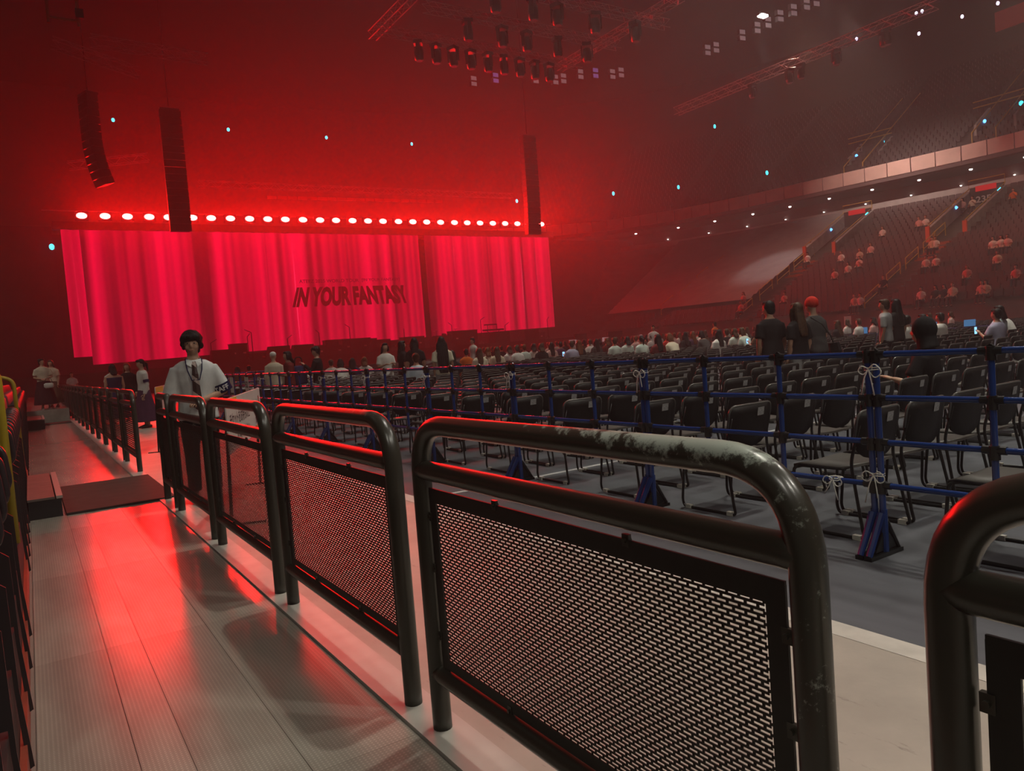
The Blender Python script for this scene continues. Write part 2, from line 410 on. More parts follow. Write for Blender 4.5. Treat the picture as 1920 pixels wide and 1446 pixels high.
# ---- bar of red lamps above the curtains
M_LAMP = bpy.data.materials.new('red_lamp_glow'); M_LAMP.use_nodes = True
_b = M_LAMP.node_tree.nodes['Principled BSDF']; _b.inputs['Base Color'].default_value = (.1, .01, .01, 1)
LAMP = 420.0
_b.inputs['Emission Color'].default_value = (1.0, .045, .04, 1); _b.inputs['Emission Strength'].default_value = 45.0; M_LAMP.cycles.emission_sampling = 'NONE'
truss_m = mat('truss_alloy', (.5, .48, .48), .4, .5)
bar = thing('lamp_bar', 'long black bar carrying the row of red lamps above the curtains', 'bar', (25, 64.3, 13.0))
MB().box((.6, .85, -.25), (46, .5, .6)).build('beam', M_BLACK, bar)
MB().tube([(-23, .1, .75), (23, .1, .75)], .05, 8).build('upper_chord', truss_m, bar)
lamp_px = [153, 197, 239, 280, 316, 361, 396, 432, 468, 502, 535, 568, 600, 630, 661, 690, 718, 747, 774, 800, 826, 852, 876, 900, 924, 947, 970, 990, 1015]
lm_body = MB().box((0, .2, 0), (.9, .36, .62)).mesh('housing', M_BLACK)
lm_lens = MB().lathe([(.36, 0), (.36, .03), (.27, .05)], 14).mesh('lens', M_LAMP)
for v in lm_lens.vertices: v.co = (v.co.x, -v.co.z, v.co.y * .62)
for i, px in enumerate(lamp_px):
    p = onY(px, 404.5 + (px - 153) * .0185, 64)
    t = thing('stage_lamp', 'glowing red stage lamp above the curtains, %s from the left' % ORD[i], 'lamp', p, 0, 'row of red lamps over the stage')
    link('housing', lm_body, t); link('lens', lm_lens, t)
    li = bpy.data.lights.new('lamp_light', 'AREA'); li.shape = 'RECTANGLE'; li.size = .68; li.size_y = .40; li.energy = LAMP * PI * .68 * .40; li.color = (1.0, .0034, .0030); li.spread = 1.75
    lo = bpy.data.objects.new('lamp_light', li); COL.objects.link(lo); lo.parent = t; lo.location = (0, -.07, 0); lo.rotation_euler = (-PI / 2, 0, 0)

# ---- haze
hz = MB().box((27, 34, 17.9), (106, 94, 36.0)).build('haze', None)
mh = bpy.data.materials.new('stage_haze'); mh.use_nodes = True; nt = mh.node_tree; nt.nodes.clear()
out = nt.nodes.new('ShaderNodeOutputMaterial'); sv = nt.nodes.new('ShaderNodeVolumeScatter')
sv.inputs['Density'].default_value = .0021; sv.inputs['Anisotropy'].default_value = .25; sv.inputs['Color'].default_value = (1, .97, .96, 1)
nt.links.new(sv.outputs[0], out.inputs['Volume']); hz.data.materials.clear(); hz.data.materials.append(mh)
hz2 = MB().box((26, 60, 15.5), (70, 34, 30.8)).build('stage_smoke', None)
mh2 = mh.copy(); mh2.name = 'stage_smoke'; mh2.node_tree.nodes['Volume Scatter'].inputs['Density'].default_value = .0056
hz2.data.materials.clear(); hz2.data.materials.append(mh2)
tag(hz2, 'denser smoke drifting round the stage and its red lamps', 'smoke', kind='stuff')
tag(hz, 'thin stage haze hanging in the arena air', 'haze', kind='stuff')

# ================================================================== BLACK BARRIERS
def barrier_paint(name, worn):
    m = bpy.data.materials.new(name); m.use_nodes = True; nt = m.node_tree; L = nt.links.new; b = nt.nodes['Principled BSDF']
    tc = nd(nt, 'ShaderNodeTexCoord'); sx = nd(nt, 'ShaderNodeSeparateXYZ'); L(tc.outputs['Object'], sx.inputs[0])
    n1 = nd(nt, 'ShaderNodeTexNoise', i_Scale=22.0, i_Detail=10, i_Roughness=.78); L(tc.outputs['Object'], n1.inputs['Vector'])
    # wear follows the handled upper, camera-facing side of the top rail (a stain with its own shape)
    zz = nd(nt, 'ShaderNodeMapRange', i_1=1.082, i_2=1.132, i_3=0.0, i_4=.25); L(sx.outputs[2], zz.inputs[0])
    yy = nd(nt, 'ShaderNodeMapRange', i_1=1.0, i_2=.25, i_3=-.20, i_4=.08); L(sx.outputs[1], yy.inputs[0])
    a = nd(nt, 'ShaderNodeMath', operation='ADD'); L(n1.outputs['Fac'], a.inputs[0]); L(zz.outputs[0], a.inputs[1])
    a2 = nd(nt, 'ShaderNodeMath', operation='ADD'); L(a.outputs[0], a2.inputs[0]); L(yy.outputs[0], a2.inputs[1])
    r = nd(nt, 'ShaderNodeValToRGB'); r.color_ramp.elements[0].position = .66 if worn else .80; r.color_ramp.elements[1].position = .77 if worn else .88
    r.color_ramp.elements[0].color = (.038, .035, .027, 1); r.color_ramp.elements[1].color = (.36, .40, .35, 1) if worn else (.14, .14, .12, 1)
    L(a2.outputs[0], r.inputs['Fac']); L(r.outputs[0], b.inputs['Base Color'])
    b.inputs['Roughness'].default_value = .30; b.inputs['Coat Weight'].default_value = .25; b.inputs['Coat Roughness'].default_value = .2
    n2 = nd(nt, 'ShaderNodeTexNoise', i_Scale=30.0, i_Detail=3); L(tc.outputs['Object'], n2.inputs['Vector'])
    bp = nd(nt, 'ShaderNodeBump', i_Strength=.012, i_Distance=.002); L(n2.outputs['Fac'], bp.inputs['Height']); L(bp.outputs['Normal'], b.inputs['Normal'])
    return m
M_BAR_WORN = barrier_paint('barrier_paint_worn', True); M_BAR = barrier_paint('barrier_paint', False)
M_PANEL = mat('perforated_steel', (.014, .012, .010), .5, vary=.2, vscale=20)
BW, BH, BR = 1.54, 1.10, .034          # post spacing, centre height of the top rail, tube radius
def perforated(y0, y1, z0, z1, py, pz):
    mb = MB(); rows = int(round((z1 - z0) / pz)); t = .0018
    hs = pz * .48                       # height of a slot
    for r in range(rows + 1):
        z = z0 + r * pz
        mb.box((0, (y0 + y1) / 2, z), (t, y1 - y0, pz - hs))
    cols = int((y1 - y0) / py)
    for r in range(rows):
        z = z0 + (r + .5) * pz; off = .5 * py if r % 2 else 0
        for c in range(cols + 1):
            y = y0 + off + c * py
            if y > y1: continue
            h = hs / 2 + .0002; wd = py * .11; x = t / 2
            b = len(mb.v)
            for sx_ in (-x, x):
                mb.v += [(sx_, y - wd, z - h), (sx_, y + wd, z - h), (sx_, y + wd, z + h), (sx_, y - wd, z + h)]
            for q in ((0, 1, 2, 3), (7, 6, 5, 4), (0, 3, 7, 4), (1, 5, 6, 2)):
                mb.f.append(tuple(b + i for i in q)); mb.m.append(0)
    return mb
hoop = fine(bend([(0, 0, 0.012), (0, 0, BH), (0, BW, BH), (0, BW, 0.012)], .19, 10))
ME_HOOP = MB().tube(hoop, BR, 16).mesh('hoop', M_BAR, True)
ME_HOOPW = MB().tube(hoop, BR, 16).mesh('hoop', M_BAR_WORN, True)
def rail(z, r):
    return MB().tube(fine([(0, -.002, z), (0, BW + .002, z)]), r, 16)
ME_MID = rail(.94, .0335)
for i in range(len(ME_MID.v)): ME_MID.v[i] = (ME_MID.v[i][0] - .0, ME_MID.v[i][1], ME_MID.v[i][2])
ME_MID = ME_MID.mesh('middle_rail', M_BAR, True)
ME_LOW = rail(.215, .032)
for i in range(len(ME_LOW.v)): ME_LOW.v[i] = (ME_LOW.v[i][0] - .0, ME_LOW.v[i][1], ME_LOW.v[i][2])
ME_LOW = ME_LOW.mesh('lower_rail', M_BAR, True)
PY0, PY1, PZ0, PZ1 = .10, BW - .10, .285, .835
_f = MB(); fx = .006
_f.box((0, BW / 2, PZ1 + .022), (fx, PY1 - PY0 + .10, .05)); _f.box((0, BW / 2, PZ0 - .016), (fx, PY1 - PY0 + .10, .035))
_f.box((0, PY0 - .028, (PZ0 + PZ1) / 2), (fx, .045, PZ1 - PZ0 + .08)); _f.box((0, PY1 + .028, (PZ0 + PZ1) / 2), (fx, .045, PZ1 - PZ0 + .08))
ME_PFR = _f.mesh('panel_frame', M_PANEL)
ME_PERF = perforated(PY0, PY1, PZ0, PZ1, .030, .0108).mesh('perforated_panel', M_PANEL)
ME_PERF2 = perforated(PY0, PY1, PZ0, PZ1, .065, .0305).mesh('perforated_panel', M_PANEL)
ME_LUG = MB().box((0, 0, 0), (.010, .022, .030)).tube([(-.011, 0, 0), (.011, 0, 0)], .006, 8).mesh('lug', M_BAR)
ME_FOOT = MB().lathe([(.046, 0), (.046, .008), (.036, .014)], 14).mesh('foot_ring', mat('foot_ring', (.05, .05, .048), .4))
def barrier(y0, label, worn=False, full=True, x=1.12, z=.012):
    t = thing('crowd_barrier', label, 'barrier', (x, y0, z - .012), 0, 'black tube barriers along the walkway')
    link('hoop', ME_HOOPW if worn else ME_HOOP, t); link('middle_rail', ME_MID, t); link('lower_rail', ME_LOW, t)
    link('panel_frame', ME_PFR, t); link('perforated_panel', ME_PERF if full else ME_PERF2, t)
    if full:
        for y in (PY0 - .05, PY1 + .05):
            for zz in (.36, .60, .78): link('lug', ME_LUG, t, (0, y, zz))
        for y in (.48, 1.06): link('lug', ME_LUG, t, (0, y, .88)); link('lug', ME_LUG, t, (0, y, .255))
    return t
barrier(-.96, 'black tube barrier cut off by the right edge of the picture')
barrier(.82, 'nearest full black barrier, paint worn to pale green along its top rail', True)
barrier(2.60, 'black barrier directly left of the one with the worn top rail')
barrier(4.39, 'black barrier in front of the white ticket sign')
barrier(6.17, 'black barrier in front of the standing young staff man')
# lone hoop post that ends the run before the gap
barrier(7.90, 'short last black barrier of the near run, beside the walkway gap').scale = (1, .42, 1)
nfar = 15
for i in range(nfar):
    y = 11.32 + 1.80 * i
    barrier(y, 'black barrier past the walkway gap, %s of the far run' % ORD[i], full=False, x=1.17)

# ================================================================== BLUE FENCE
M_BLUE = mat('blue_pipe', (.010, .034, .15), .16); M_NODE = mat('black_joint', (.008, .009, .010), .33)
FX, FM = 3.97, 1.86
FZ = (1.14, .895, .645, .40)
ME_RAIL = MB().tube(fine([(0, .03, 0), (0, FM - .03, 0)]), .0165, 14).mesh('rail', M_BLUE, True)
ME_POST = MB().tube(fine([(0, 0, .10), (0, 0, 1.14)]), .018, 14).mesh('post', M_BLUE, True)
ME_POSTM = MB().tube(fine([(0, 0, .40), (0, 0, 1.14)]), .0165, 14).mesh('post', M_BLUE, True)
def node_mesh():
    mb = MB()
    mb.tube([(0, -.055, 0), (0, .055, 0)], .0215, 10); mb.tube([(0, 0, -.048), (0, 0, .022)], .0255, 10)
    d = .050                                            # diamond web between the sleeves
    mb.quadgrid([[(-.008, -d, 0), (-.008, 0, d * .7), (-.008, d, 0), (-.008, 0, -d)], [(.008, -d, 0), (.008, 0, d * .7), (.008, d, 0), (.008, 0, -d)]], True, True, True)
    return mb
ME_NODE = node_mesh().mesh('joint', M_NODE, False)
_e = MB(); _e.tube([(0, -.022, 0), (0, .055, 0)], .0215, 10); _e.tube([(0, 0, -.048), (0, 0, .022)], .0255, 10)
_e.quadgrid([[(x, 0, -.050), (x, .050, 0), (x, 0, .035)] for x in (-.008, .008)], True, True, True)
ME_NODE_E = _e.mesh('joint', M_NODE, False)
def foot_mesh():
    mb = MB()
    mb.tube([(-.16, 0, .02), (-.02, 0, .24)], [.018, .023], 8); mb.tube([(.13, 0, .02), (.02, 0, .20)], .014, 8, mi=1)
    mb.box((-.015, 0, .012), (.32, .046, .022), mi=1); mb.tube([(0, 0, .02), (0, 0, .26)], .022, 8)
    mb.quadgrid([[(-.10, y, .03), (0, y, .16), (.13, y, .03)] for y in (-.004, .004)], True, True, True, 1)
    return mb
ME_FFOOT = foot_mesh().mesh('foot', [mat('blue_foot', (.010, .030, .13), .25), M_NODE], False)
nF = 12; fence_y0 = 2.42 - FM * 2
def fence_panel(loc, rz, label):
    t = thing('fence_panel', label, 'fence', loc, rz, 'blue pipe fence panels')
    for k, zc in enumerate(FZ): link('rail', ME_RAIL, t, (0, 0, zc))
    for yy, me in ((.024, ME_POST), (FM / 3, ME_POSTM), (2 * FM / 3, ME_POSTM), (FM - .024, ME_POST)):
        link('post', me, t, (0, yy, 0))
        for zc in FZ: link('joint', ME_NODE if me is ME_POSTM else ME_NODE_E, t, (0, yy, zc), (0, 0, PI if yy > FM - .1 else 0))
    link('foot', ME_FFOOT, t, (0, .026, 0)); link('foot', ME_FFOOT, t, (0, FM - .026, 0))
    return t
for i in range(nF):
    if i == 0: lb = 'blue pipe fence panel at the right edge, mostly outside the picture'
    else: lb = 'blue pipe fence panel around the chairs, %s from the right edge' % ORD[i]
    fence_panel((FX, fence_y0 + i * FM, 0), 0, lb)
fence_panel((FX + .05, fence_y0 + nF * FM + .03, 0), -PI / 2, 'blue fence panel turning the corner towards the stage aisle')

# white cord bows tied round the fence
M_CORD = mat('white_cord', (.62, .62, .58), .7)
def bow(p, seed, label, s=1.0):
    rnd = random.Random(seed); mb = MB()
    pts = [(.034 * math.cos(a), .034 * math.sin(a), rnd.uniform(-.004, .004)) for a in [2 * PI * k / 10 for k in range(10)]]
    for dz in (-.006, .006): mb.tube([(q[0], q[1] * 1.2, q[2] + dz) for q in pts], .0035, 5, True)
    for sgn in (-1, 1):
        l = rnd.uniform(.06, .1) * s
        mb.tube(bend([(-.036, 0, 0), (-.05, sgn * l * .5, l * .4), (-.05, sgn * l, -l * .2), (-.045, sgn * l * .4, -l * .6), (-.037, 0, 0)], .03, 3), .0035, 5)
        mb.tube(bend([(-.036, 0, 0), (-.05, sgn * .02, -.05), (-.05, sgn * rnd.uniform(.02, .06), -rnd.uniform(.10, .16) * s)], .03, 3), .0035, 5)
    return tag(mb.build('cord_tie', M_CORD, None, True, p), label, 'cord', 'white cords tied to the blue fence')
fy = lambda k: fence_y0 + FM * k
bow((FX, fy(2), 1.06), 1, 'white cord bow at the top of the double fence post')
bow((FX, fy(2), .46), 2, 'white cord bow low on the double fence post')
bow((FX, fy(2) + .26, .41), 3, 'white cord knotted on the lowest fence rail beside the double post', .8)
bow((FX, fy(3), 1.06), 4, 'white cord tied to the second double post from the right')
bow((FX, fy(4), 1.06), 5, 'white cord tied to the third double post from the right')
bow((FX, fy(5), 1.05), 6, 'white cord tied to the fourth double post from the right')
bow((FX, fy(6), 1.05), 7, 'white cord tied to the fifth double post from the right')
bow((FX, fy(7), 1.05), 8, 'white cord tied to the sixth double post from the right')
bow((FX, fy(9), 1.05), 9, 'white cord tied to the far end of the blue fence')

# ================================================================== CHAIRS
M_CHAIR = mat('chair_plastic', (.013, .0115, .0115), .5, bump=.05, bscale=200, spec=.25)
M_SEAT = mat('chair_seat', (.075, .070, .064), .45)
M_CHROME = mat('chair_frame', (.03, .03, .03), .28, .6)
M_CLIP = mat('white_clip', (.50, .48, .42), .5); M_STICK = mat('row_sticker', (.26, .25, .25), .6, vary=.3, vscale=90)
M_RIM = mat('chair_rim', (.09, .085, .08), .25)
def back_outline(n=8):
    pts = []; hw = .225; top = .785; bot = .47
    pts += [(-hw, .62)]
    for k in range(4): a = PI - PI / 2 * k / 3; pts.append((-hw + .05 + .05 * math.cos(a), top - .05 + .05 * math.sin(a)))
    for k in range(4): a = PI / 2 - PI / 2 * k / 3; pts.append((hw - .05 + .05 * math.cos(a), top - .05 + .05 * math.sin(a)))
    pts += [(hw, .62)]
    for k in range(n): a = -PI * (k + .5) / n; pts.append((hw * math.cos(a) * .98, .60 + (.60 - bot) * math.sin(a)))
    return pts
def bk(x, z, off=0.0):       # curved, reclined back shell
    return (x, -.045 + (.785 - z) * .19 - .028 * (1 - (x / .225) ** 2) + .01 + off, z)
def chair_back(n=8):
    mb = MB(); o = back_outline(n); N = len(o)
    f = [bk(x, z, 0) for x, z in o]; r = [bk(x, z, .014) for x, z in o]
    cf = bk(0, .64, 0); cr = bk(0, .64, .014)
    b = len(mb.v); mb.v += f + r + [cf, cr]
    fm = [bk(x * .55, .64 + (z - .64) * .55, 0) for x, z in o]; b2 = len(mb.v); mb.v += fm
    for i in range(N):
        j = (i + 1) % N
        mb.f += [(b + i, b + j, b2 + j, b2 + i), (b2 + i, b2 + j, b + 2 * N), (b + N + j, b + N + i, b + 2 * N + 1), (b + j, b + i, b + N + i, b + N + j)]; mb.m += [0, 0, 0, 0]
    return mb
def chair_rim():
    o = back_outline()[0:10]
    return MB().tube([bk(x, z, .007) for x, z in o], .0095, 6)
def chair_seat(hi=True):
    mb = MB(); rings = []
    for (y, z, hw) in ((.03, .452, .215), (.12, .436, .225), (.30, .437, .228), (.40, .44, .225), (.45, .425, .22), (.455, .405, .21)):
        rings.append([(-hw, y, z), (0, y, z - .008), (hw, y, z), (hw, y - .004, z - .014), (0, y - .004, z - .022), (-hw, y - .004, z - .014)])
    return mb.quadgrid(rings if hi else rings[::2] + [rings[-1]], True, True, True)
def frame_path(s):
    return [(s * .195, -.015, .70), (s * .228, .035, .47), (s * .25, -.035, .07), (s * .25, -.05, .012), (s * .25, .45, .012), (s * .25, .465, .06), (s * .235, .435, .405), (s * .215, .40, .418), (s * .215, .08, .425)]
def chair_frame(s, n=7, seg=4): return MB().tube(bend(frame_path(s), .055, seg), .0105, n)
ME_CB = chair_back().mesh('backrest', M_CHAIR, True); ME_CR = chair_rim().mesh('rim', M_RIM, True); ME_CS = chair_seat().mesh('seat', M_SEAT, True)
ME_CF = {s: chair_frame(s).mesh('side_frame', M_CHROME, True) for s in (-1, 1)}
ME_CX = MB().tube([(-.21, .10, .424), (.21, .10, .424)], .009, 6).mesh('cross_bar', M_CHROME, True)
ME_CLIP = MB().box((0, 0, .016), (.032, .052, .030)).mesh('foot_clip', M_CLIP)
sp = [bk(x, z, -.0015) for x, z in ((.045, .695), (.125, .695), (.125, .755), (.045, .755))]
ME_ST = MB().poly(sp).mesh('sticker', M_STICK)
def full_chair(loc, label):
    t = thing('stacking_chair', label, 'chair', loc, 0, 'rows of black chairs on the arena floor')
    b = link('backrest', ME_CB, t); link('rim', ME_CR, b); link('sticker', ME_ST, b); link('seat', ME_CS, t)
    for s in (-1, 1):
        f = link('side_frame', ME_CF[s], t)
        link('foot_clip', ME_CLIP, f, (s * .25, 0, 0)); link('foot_clip', ME_CLIP, f, (s * .25, .40, 0))
    link('cross_bar', ME_CX, t); return t
def simple_chair(n=5):
    mb = MB()
    def add(o, mi):
        b = len(mb.v); mb.v += o.v; mb.f += [tuple(i + b for i in f) for f in o.f]; mb.m += [mi] * len(o.f)
    o = MB(); pts = [(-.225, .60), (-.225, .77), (-.20, .785), (.20, .785), (.225, .77), (.225, .60), (.14, .49), (0, .47), (-.14, .49)]
    f = [bk(x, z, 0) for x, z in pts]; r = [bk(x, z, .014) for x, z in pts]; N = len(pts)
    o.v += f + r; o.f += [tuple(range(N)), tuple(reversed(range(N, 2 * N)))] + [((i + 1) % N, i, N + i, N + (i + 1) % N) for i in range(N)]; o.m += [0] * (N + 2)
    add(o, 0)
    rim = MB().tube([bk(x, z, .007) for x, z in pts[0:6]], .009, 4); add(rim, 3)
    o = MB().quadgrid([[(-.22, .05, .45), (.22, .05, .45), (.22, .05, .43), (-.22, .05, .43)], [(-.225, .45, .44), (.225, .45, .44), (.225, .45, .42), (-.225, .45, .42)]], True, True, True); add(o, 1)
    for s in (-1, 1): add(MB().tube([frame_path(s)[k] for k in (0, 1, 3, 4, 6)], .011, 3, caps=False), 2)
    add(MB().poly(sp), 4)
    return mb
SIMPLE = simple_chair(); SIMPLE_MATS = [M_CHAIR, M_SEAT, M_CHROME, M_RIM, M_STICK]
ME_SC = SIMPLE.mesh('stacking_chair', SIMPLE_MATS)
blocks = [(4.39, 12), (12.75, 24), (27.6, 22)]
ROW0, RP, CP = 1.69, .98, .55
spots = []
for k in range(0, 52):
    y = ROW0 + RP * k
    for bi, (xb, n) in enumerate(blocks):
        for j in range(n):
            x = xb + CP * j
            if y > 48: continue
            q = pix((x, y, .7))
            if q is None or q[0] < 380 or q[0] > 2000: continue
            spots.append((q[2], x, y, k, bi, j))
# nobody could put the row behind the camera's right edge in view: keep what the frame shows
spots.sort()
BLK = ['the block beside the fence', 'the middle block', 'the far block']
CHAIRS = spots[:300]; rest = spots[300:]
for i, (dep, x, y, k, bi, j) in enumerate(CHAIRS):
    lb = 'black sled-base chair, %s from the aisle-side in the %s row, %s' % (ORD[j], ORD[k], BLK[bi])
    lb = ('black chair, %s from the fence in the %s row from the camera' % (ORD[j], ORD[k])) if bi == 0 else ('black chair of the middle block, %s from its left end, %s row from the camera' % (ORD[j], ORD[k]))
    if i < 130: full_chair((x, y, 0), lb)
    else: tag(link('stacking_chair', ME_SC, None, (x, y, 0)), lb, 'chair', 'rows of black chairs on the arena floor')
mb = MB()
for (dep, x, y, k, bi, j) in rest:
    b = len(mb.v); mb.v += [(p[0] + x, p[1] + y, p[2]) for p in SIMPLE.v]
    mb.f += [tuple(q + b for q in f) for f in SIMPLE.f]; mb.m += SIMPLE.m
tag(mb.build('chair_rows', SIMPLE_MATS), 'distant rows of black chairs filling the arena floor towards the stage', 'chairs', kind='stuff')

# ================================================================== LEFT STAND SEATS AND RAILS
M_LSEAT = mat('left_seat', (.10, .035, .045), .55, vary=.2, vscale=12); M_ARM = mat('armrest', (.03, .022, .024), .32)
M_YEL = mat('yellow_rail', (.42, .30, .02), .45, vary=.1)
lb_back = MB()
rg = []
for (z, x, hw) in ((.42, -.44, .20), (.60, -.47, .215), (.80, -.51, .215), (.90, -.54, .20), (.93, -.56, .17)):
    rg.append([(x, -hw, z), (x + .02, 0, z), (x, hw, z), (x - .05, hw, z), (x - .035, 0, z), (x - .05, -hw, z)])
ME_LB = lb_back.quadgrid(rg, True, True, True).mesh('backrest', M_LSEAT, True)
rg = []
for (z, x, hw) in ((.40, -.40, .19), (.50, -.33, .20), (.68, -.30, .20), (.80, -.31, .18), (.83, -.33, .15)):   # tipped-up seat pan
    rg.append([(x, -hw, z), (x + .03, 0, z), (x, hw, z), (x - .06, hw, z), (x - .05, 0, z), (x - .06, -hw, z)])
ME_LP = MB().quadgrid(rg, True, True, True).mesh('seat_pan', M_LSEAT, True)
ME_LA = MB().tube(bend([(-.42, 0, .02), (-.42, 0, .66), (-.10, 0, .68), (-.08, 0, .44), (-.30, 0, .38)], .07, 5), [(.018, .013)] * 20, 8)
ME_LA = MB().tube(bend([(-.42, 0, .02), (-.42, 0, .66), (-.10, 0, .68), (-.08, 0, .44), (-.30, 0, .38)], .07, 5), .017, 8).mesh('armrest', M_ARM, True)
ME_LL = MB().quadgrid([[(-.12, y, .42), (.012, y, .30), (.016, y, -.05), (.036, y, -.33), (.016, y, -.34), (.002, y, -.05), (.001, y, .02), (-.12, y, .02)] for y in (-.006, .006)], True, True, True).mesh('leg', M_ARM, True)
kseat = 0
for k in range(62):
    y = 1.2 + .53 * k
    if 5.2 < y < 6.0 or 11.6 < y < 12.6: continue
    t = thing('tip_up_seat', 'dark red tip-up seat in the front row of the left stand, %s from the camera' % ORD[kseat], 'seat', (-.14, y, .36), 0, 'tip-up seats along the walkway')
    kseat += 1
    link('backrest', ME_LB, t, (.08, 0, 0)); link('seat_pan', ME_LP, t, (.17, 0, 0)); link('armrest', ME_LA, t, (.095, -.265, 0)); link('leg', ME_LL, t, (0, -.265, 0))
def yellow_rail(y, x0, z0, h, label):
    t = thing('hand_rail', label, 'handrail', (x0, y, z0))
    MB().tube(bend([(0, 0, 0), (0, 0, h), (-1.3, 0, h + .42), (-1.3, 0, .5)], .10, 6), .026, 10).build('hoop', M_YEL, t, True)
    MB().tube([(0, 0, h * .55), (-1.3, 0, h * .55 + .42)], .018, 8).build('middle_rail', M_YEL, t, True)
yellow_rail(5.55, -.155, .36, 1.10, 'thick yellow handrail post at the left edge of the picture')
yellow_rail(12.1, -.16, .36, 1.03, 'yellow handrail of the second stair on the left stand')

# ================================================================== FAR STAND: seats, aisles, rails, entrances
def pathpt(Y):
    for i in range(len(BP) - 1):
        if BP[i][1] <= Y <= BP[i + 1][1]:
            t = (Y - BP[i][1]) / max(1e-6, BP[i + 1][1] - BP[i][1])
            return Vector(BP[i]).lerp(Vector(BP[i + 1]), t), BN[i].lerp(BN[i + 1], t).normalized()
    return Vector(BP[-1]), BN[-1]
def stand(Y, u, dz=0.0):
    p, n = pathpt(Y); r = max(0, min(NROW - 1, math.floor((u + 20.4) / ROWD + 1e-6)))
    return Vector((p.x + n.x * u, p.y + n.y * u, 1.7 + r * ROWD * SLOPE + dz))
AISLES = (18.5, 29.44, 40.5, 50.7)
VOM = ((29.2, 'the nearer'), (39.7, 'the farther'))
M_SS = mat('stand_seat', (.045, .032, .034), .6); M_TARP = mat('grey_tarp', (.17, .165, .17), .75, vary=.12, vscale=.8)
def sseat():
    mb = MB(); mb.box((.10, 0, .24), (.36, .40, .08)); mb.box((.30, 0, .50), (.07, .42, .46), Matrix.Rotation(.18, 3, 'Y')); return mb
SS = sseat(); ME_SS = SS.mesh('stand_seat', M_SS)
seats = []
for r in range(NROW):
    u = -20.4 + r * ROWD + .35
    y = 12.0
    while y < 58:
        y += .52
        if any(abs(y - a) < .95 for a in AISLES): continue
        if y > 41.2 and r > 2: continue
        if any(abs(y - v[0]) < 1.5 and -9.6 < u < -1.5 for v in VOM): continue
        p = stand(y, u); n = pathpt(y)[1]
        q = pix(p)
        if q is None or q[0] > 1990 or q[1] < 200: continue
        seats.append((q[2], p, math.atan2(n.y, n.x), r, y))
seats.sort(key=lambda s: s[0])
near = seats[:300]; perrow = {}
for s_ in sorted(near, key=lambda s: s[4]): perrow.setdefault(s_[3], []).append(s_[4])
for (dd, p, a, r, y) in near:
    o = link('stadium_chair', ME_SS, None, p, (0, 0, a))
    tag(o, 'dark stadium seat of the far right stand, %s row up, %s from the right' % (ORD[r], ORD[perrow[r].index(y)]), 'seat', 'dark seats of the far lower stand')
mb = MB()
for (dd, p, a, r, y) in seats[300:]:
    ca, sa = math.cos(a), math.sin(a); b = len(mb.v)
    mb.v += [(v[0] * ca - v[1] * sa + p.x, v[0] * sa + v[1] * ca + p.y, v[2] + p.z) for v in SS.v]; mb.f += [tuple(b + i for i in f) for f in SS.f]; mb.m += SS.m
tag(mb.build('stand_seat_rows', M_SS), 'remaining dark seat rows of the far right stand', 'seats', kind='stuff')
# upper stand seat rows, too far away to tell one seat from the next
mb = MB()
for r in range(26):
    u = .1 + r * .85 + .3; z = 14.2 + r * .52
    for i in range(2, 15):
        a, b = Vector(bowl(i, u, z)), Vector(bowl(i + 1, u, z)); L_ = (b - a).length; n = int(L_ / .55)
        rot = Matrix.Rotation(math.atan2((b - a).y, (b - a).x), 3, 'Z')
        for k in range(n):
            if (k % 22) in (0, 1): continue
            p = a.lerp(b, (k + .5) / n)
            q = pix(p)
            if q is None or q[0] > 1960 or q[0] < 900 or q[1] < -20: continue
            mb.box((p.x, p.y, p.z + .45), (.44, .12, .5), rot)
tag(mb.build('upper_seat_rows', mat('upper_seat', (.03, .024, .026), .7)), 'dark seat rows of the upper stand above the balcony', 'seats', kind='stuff')
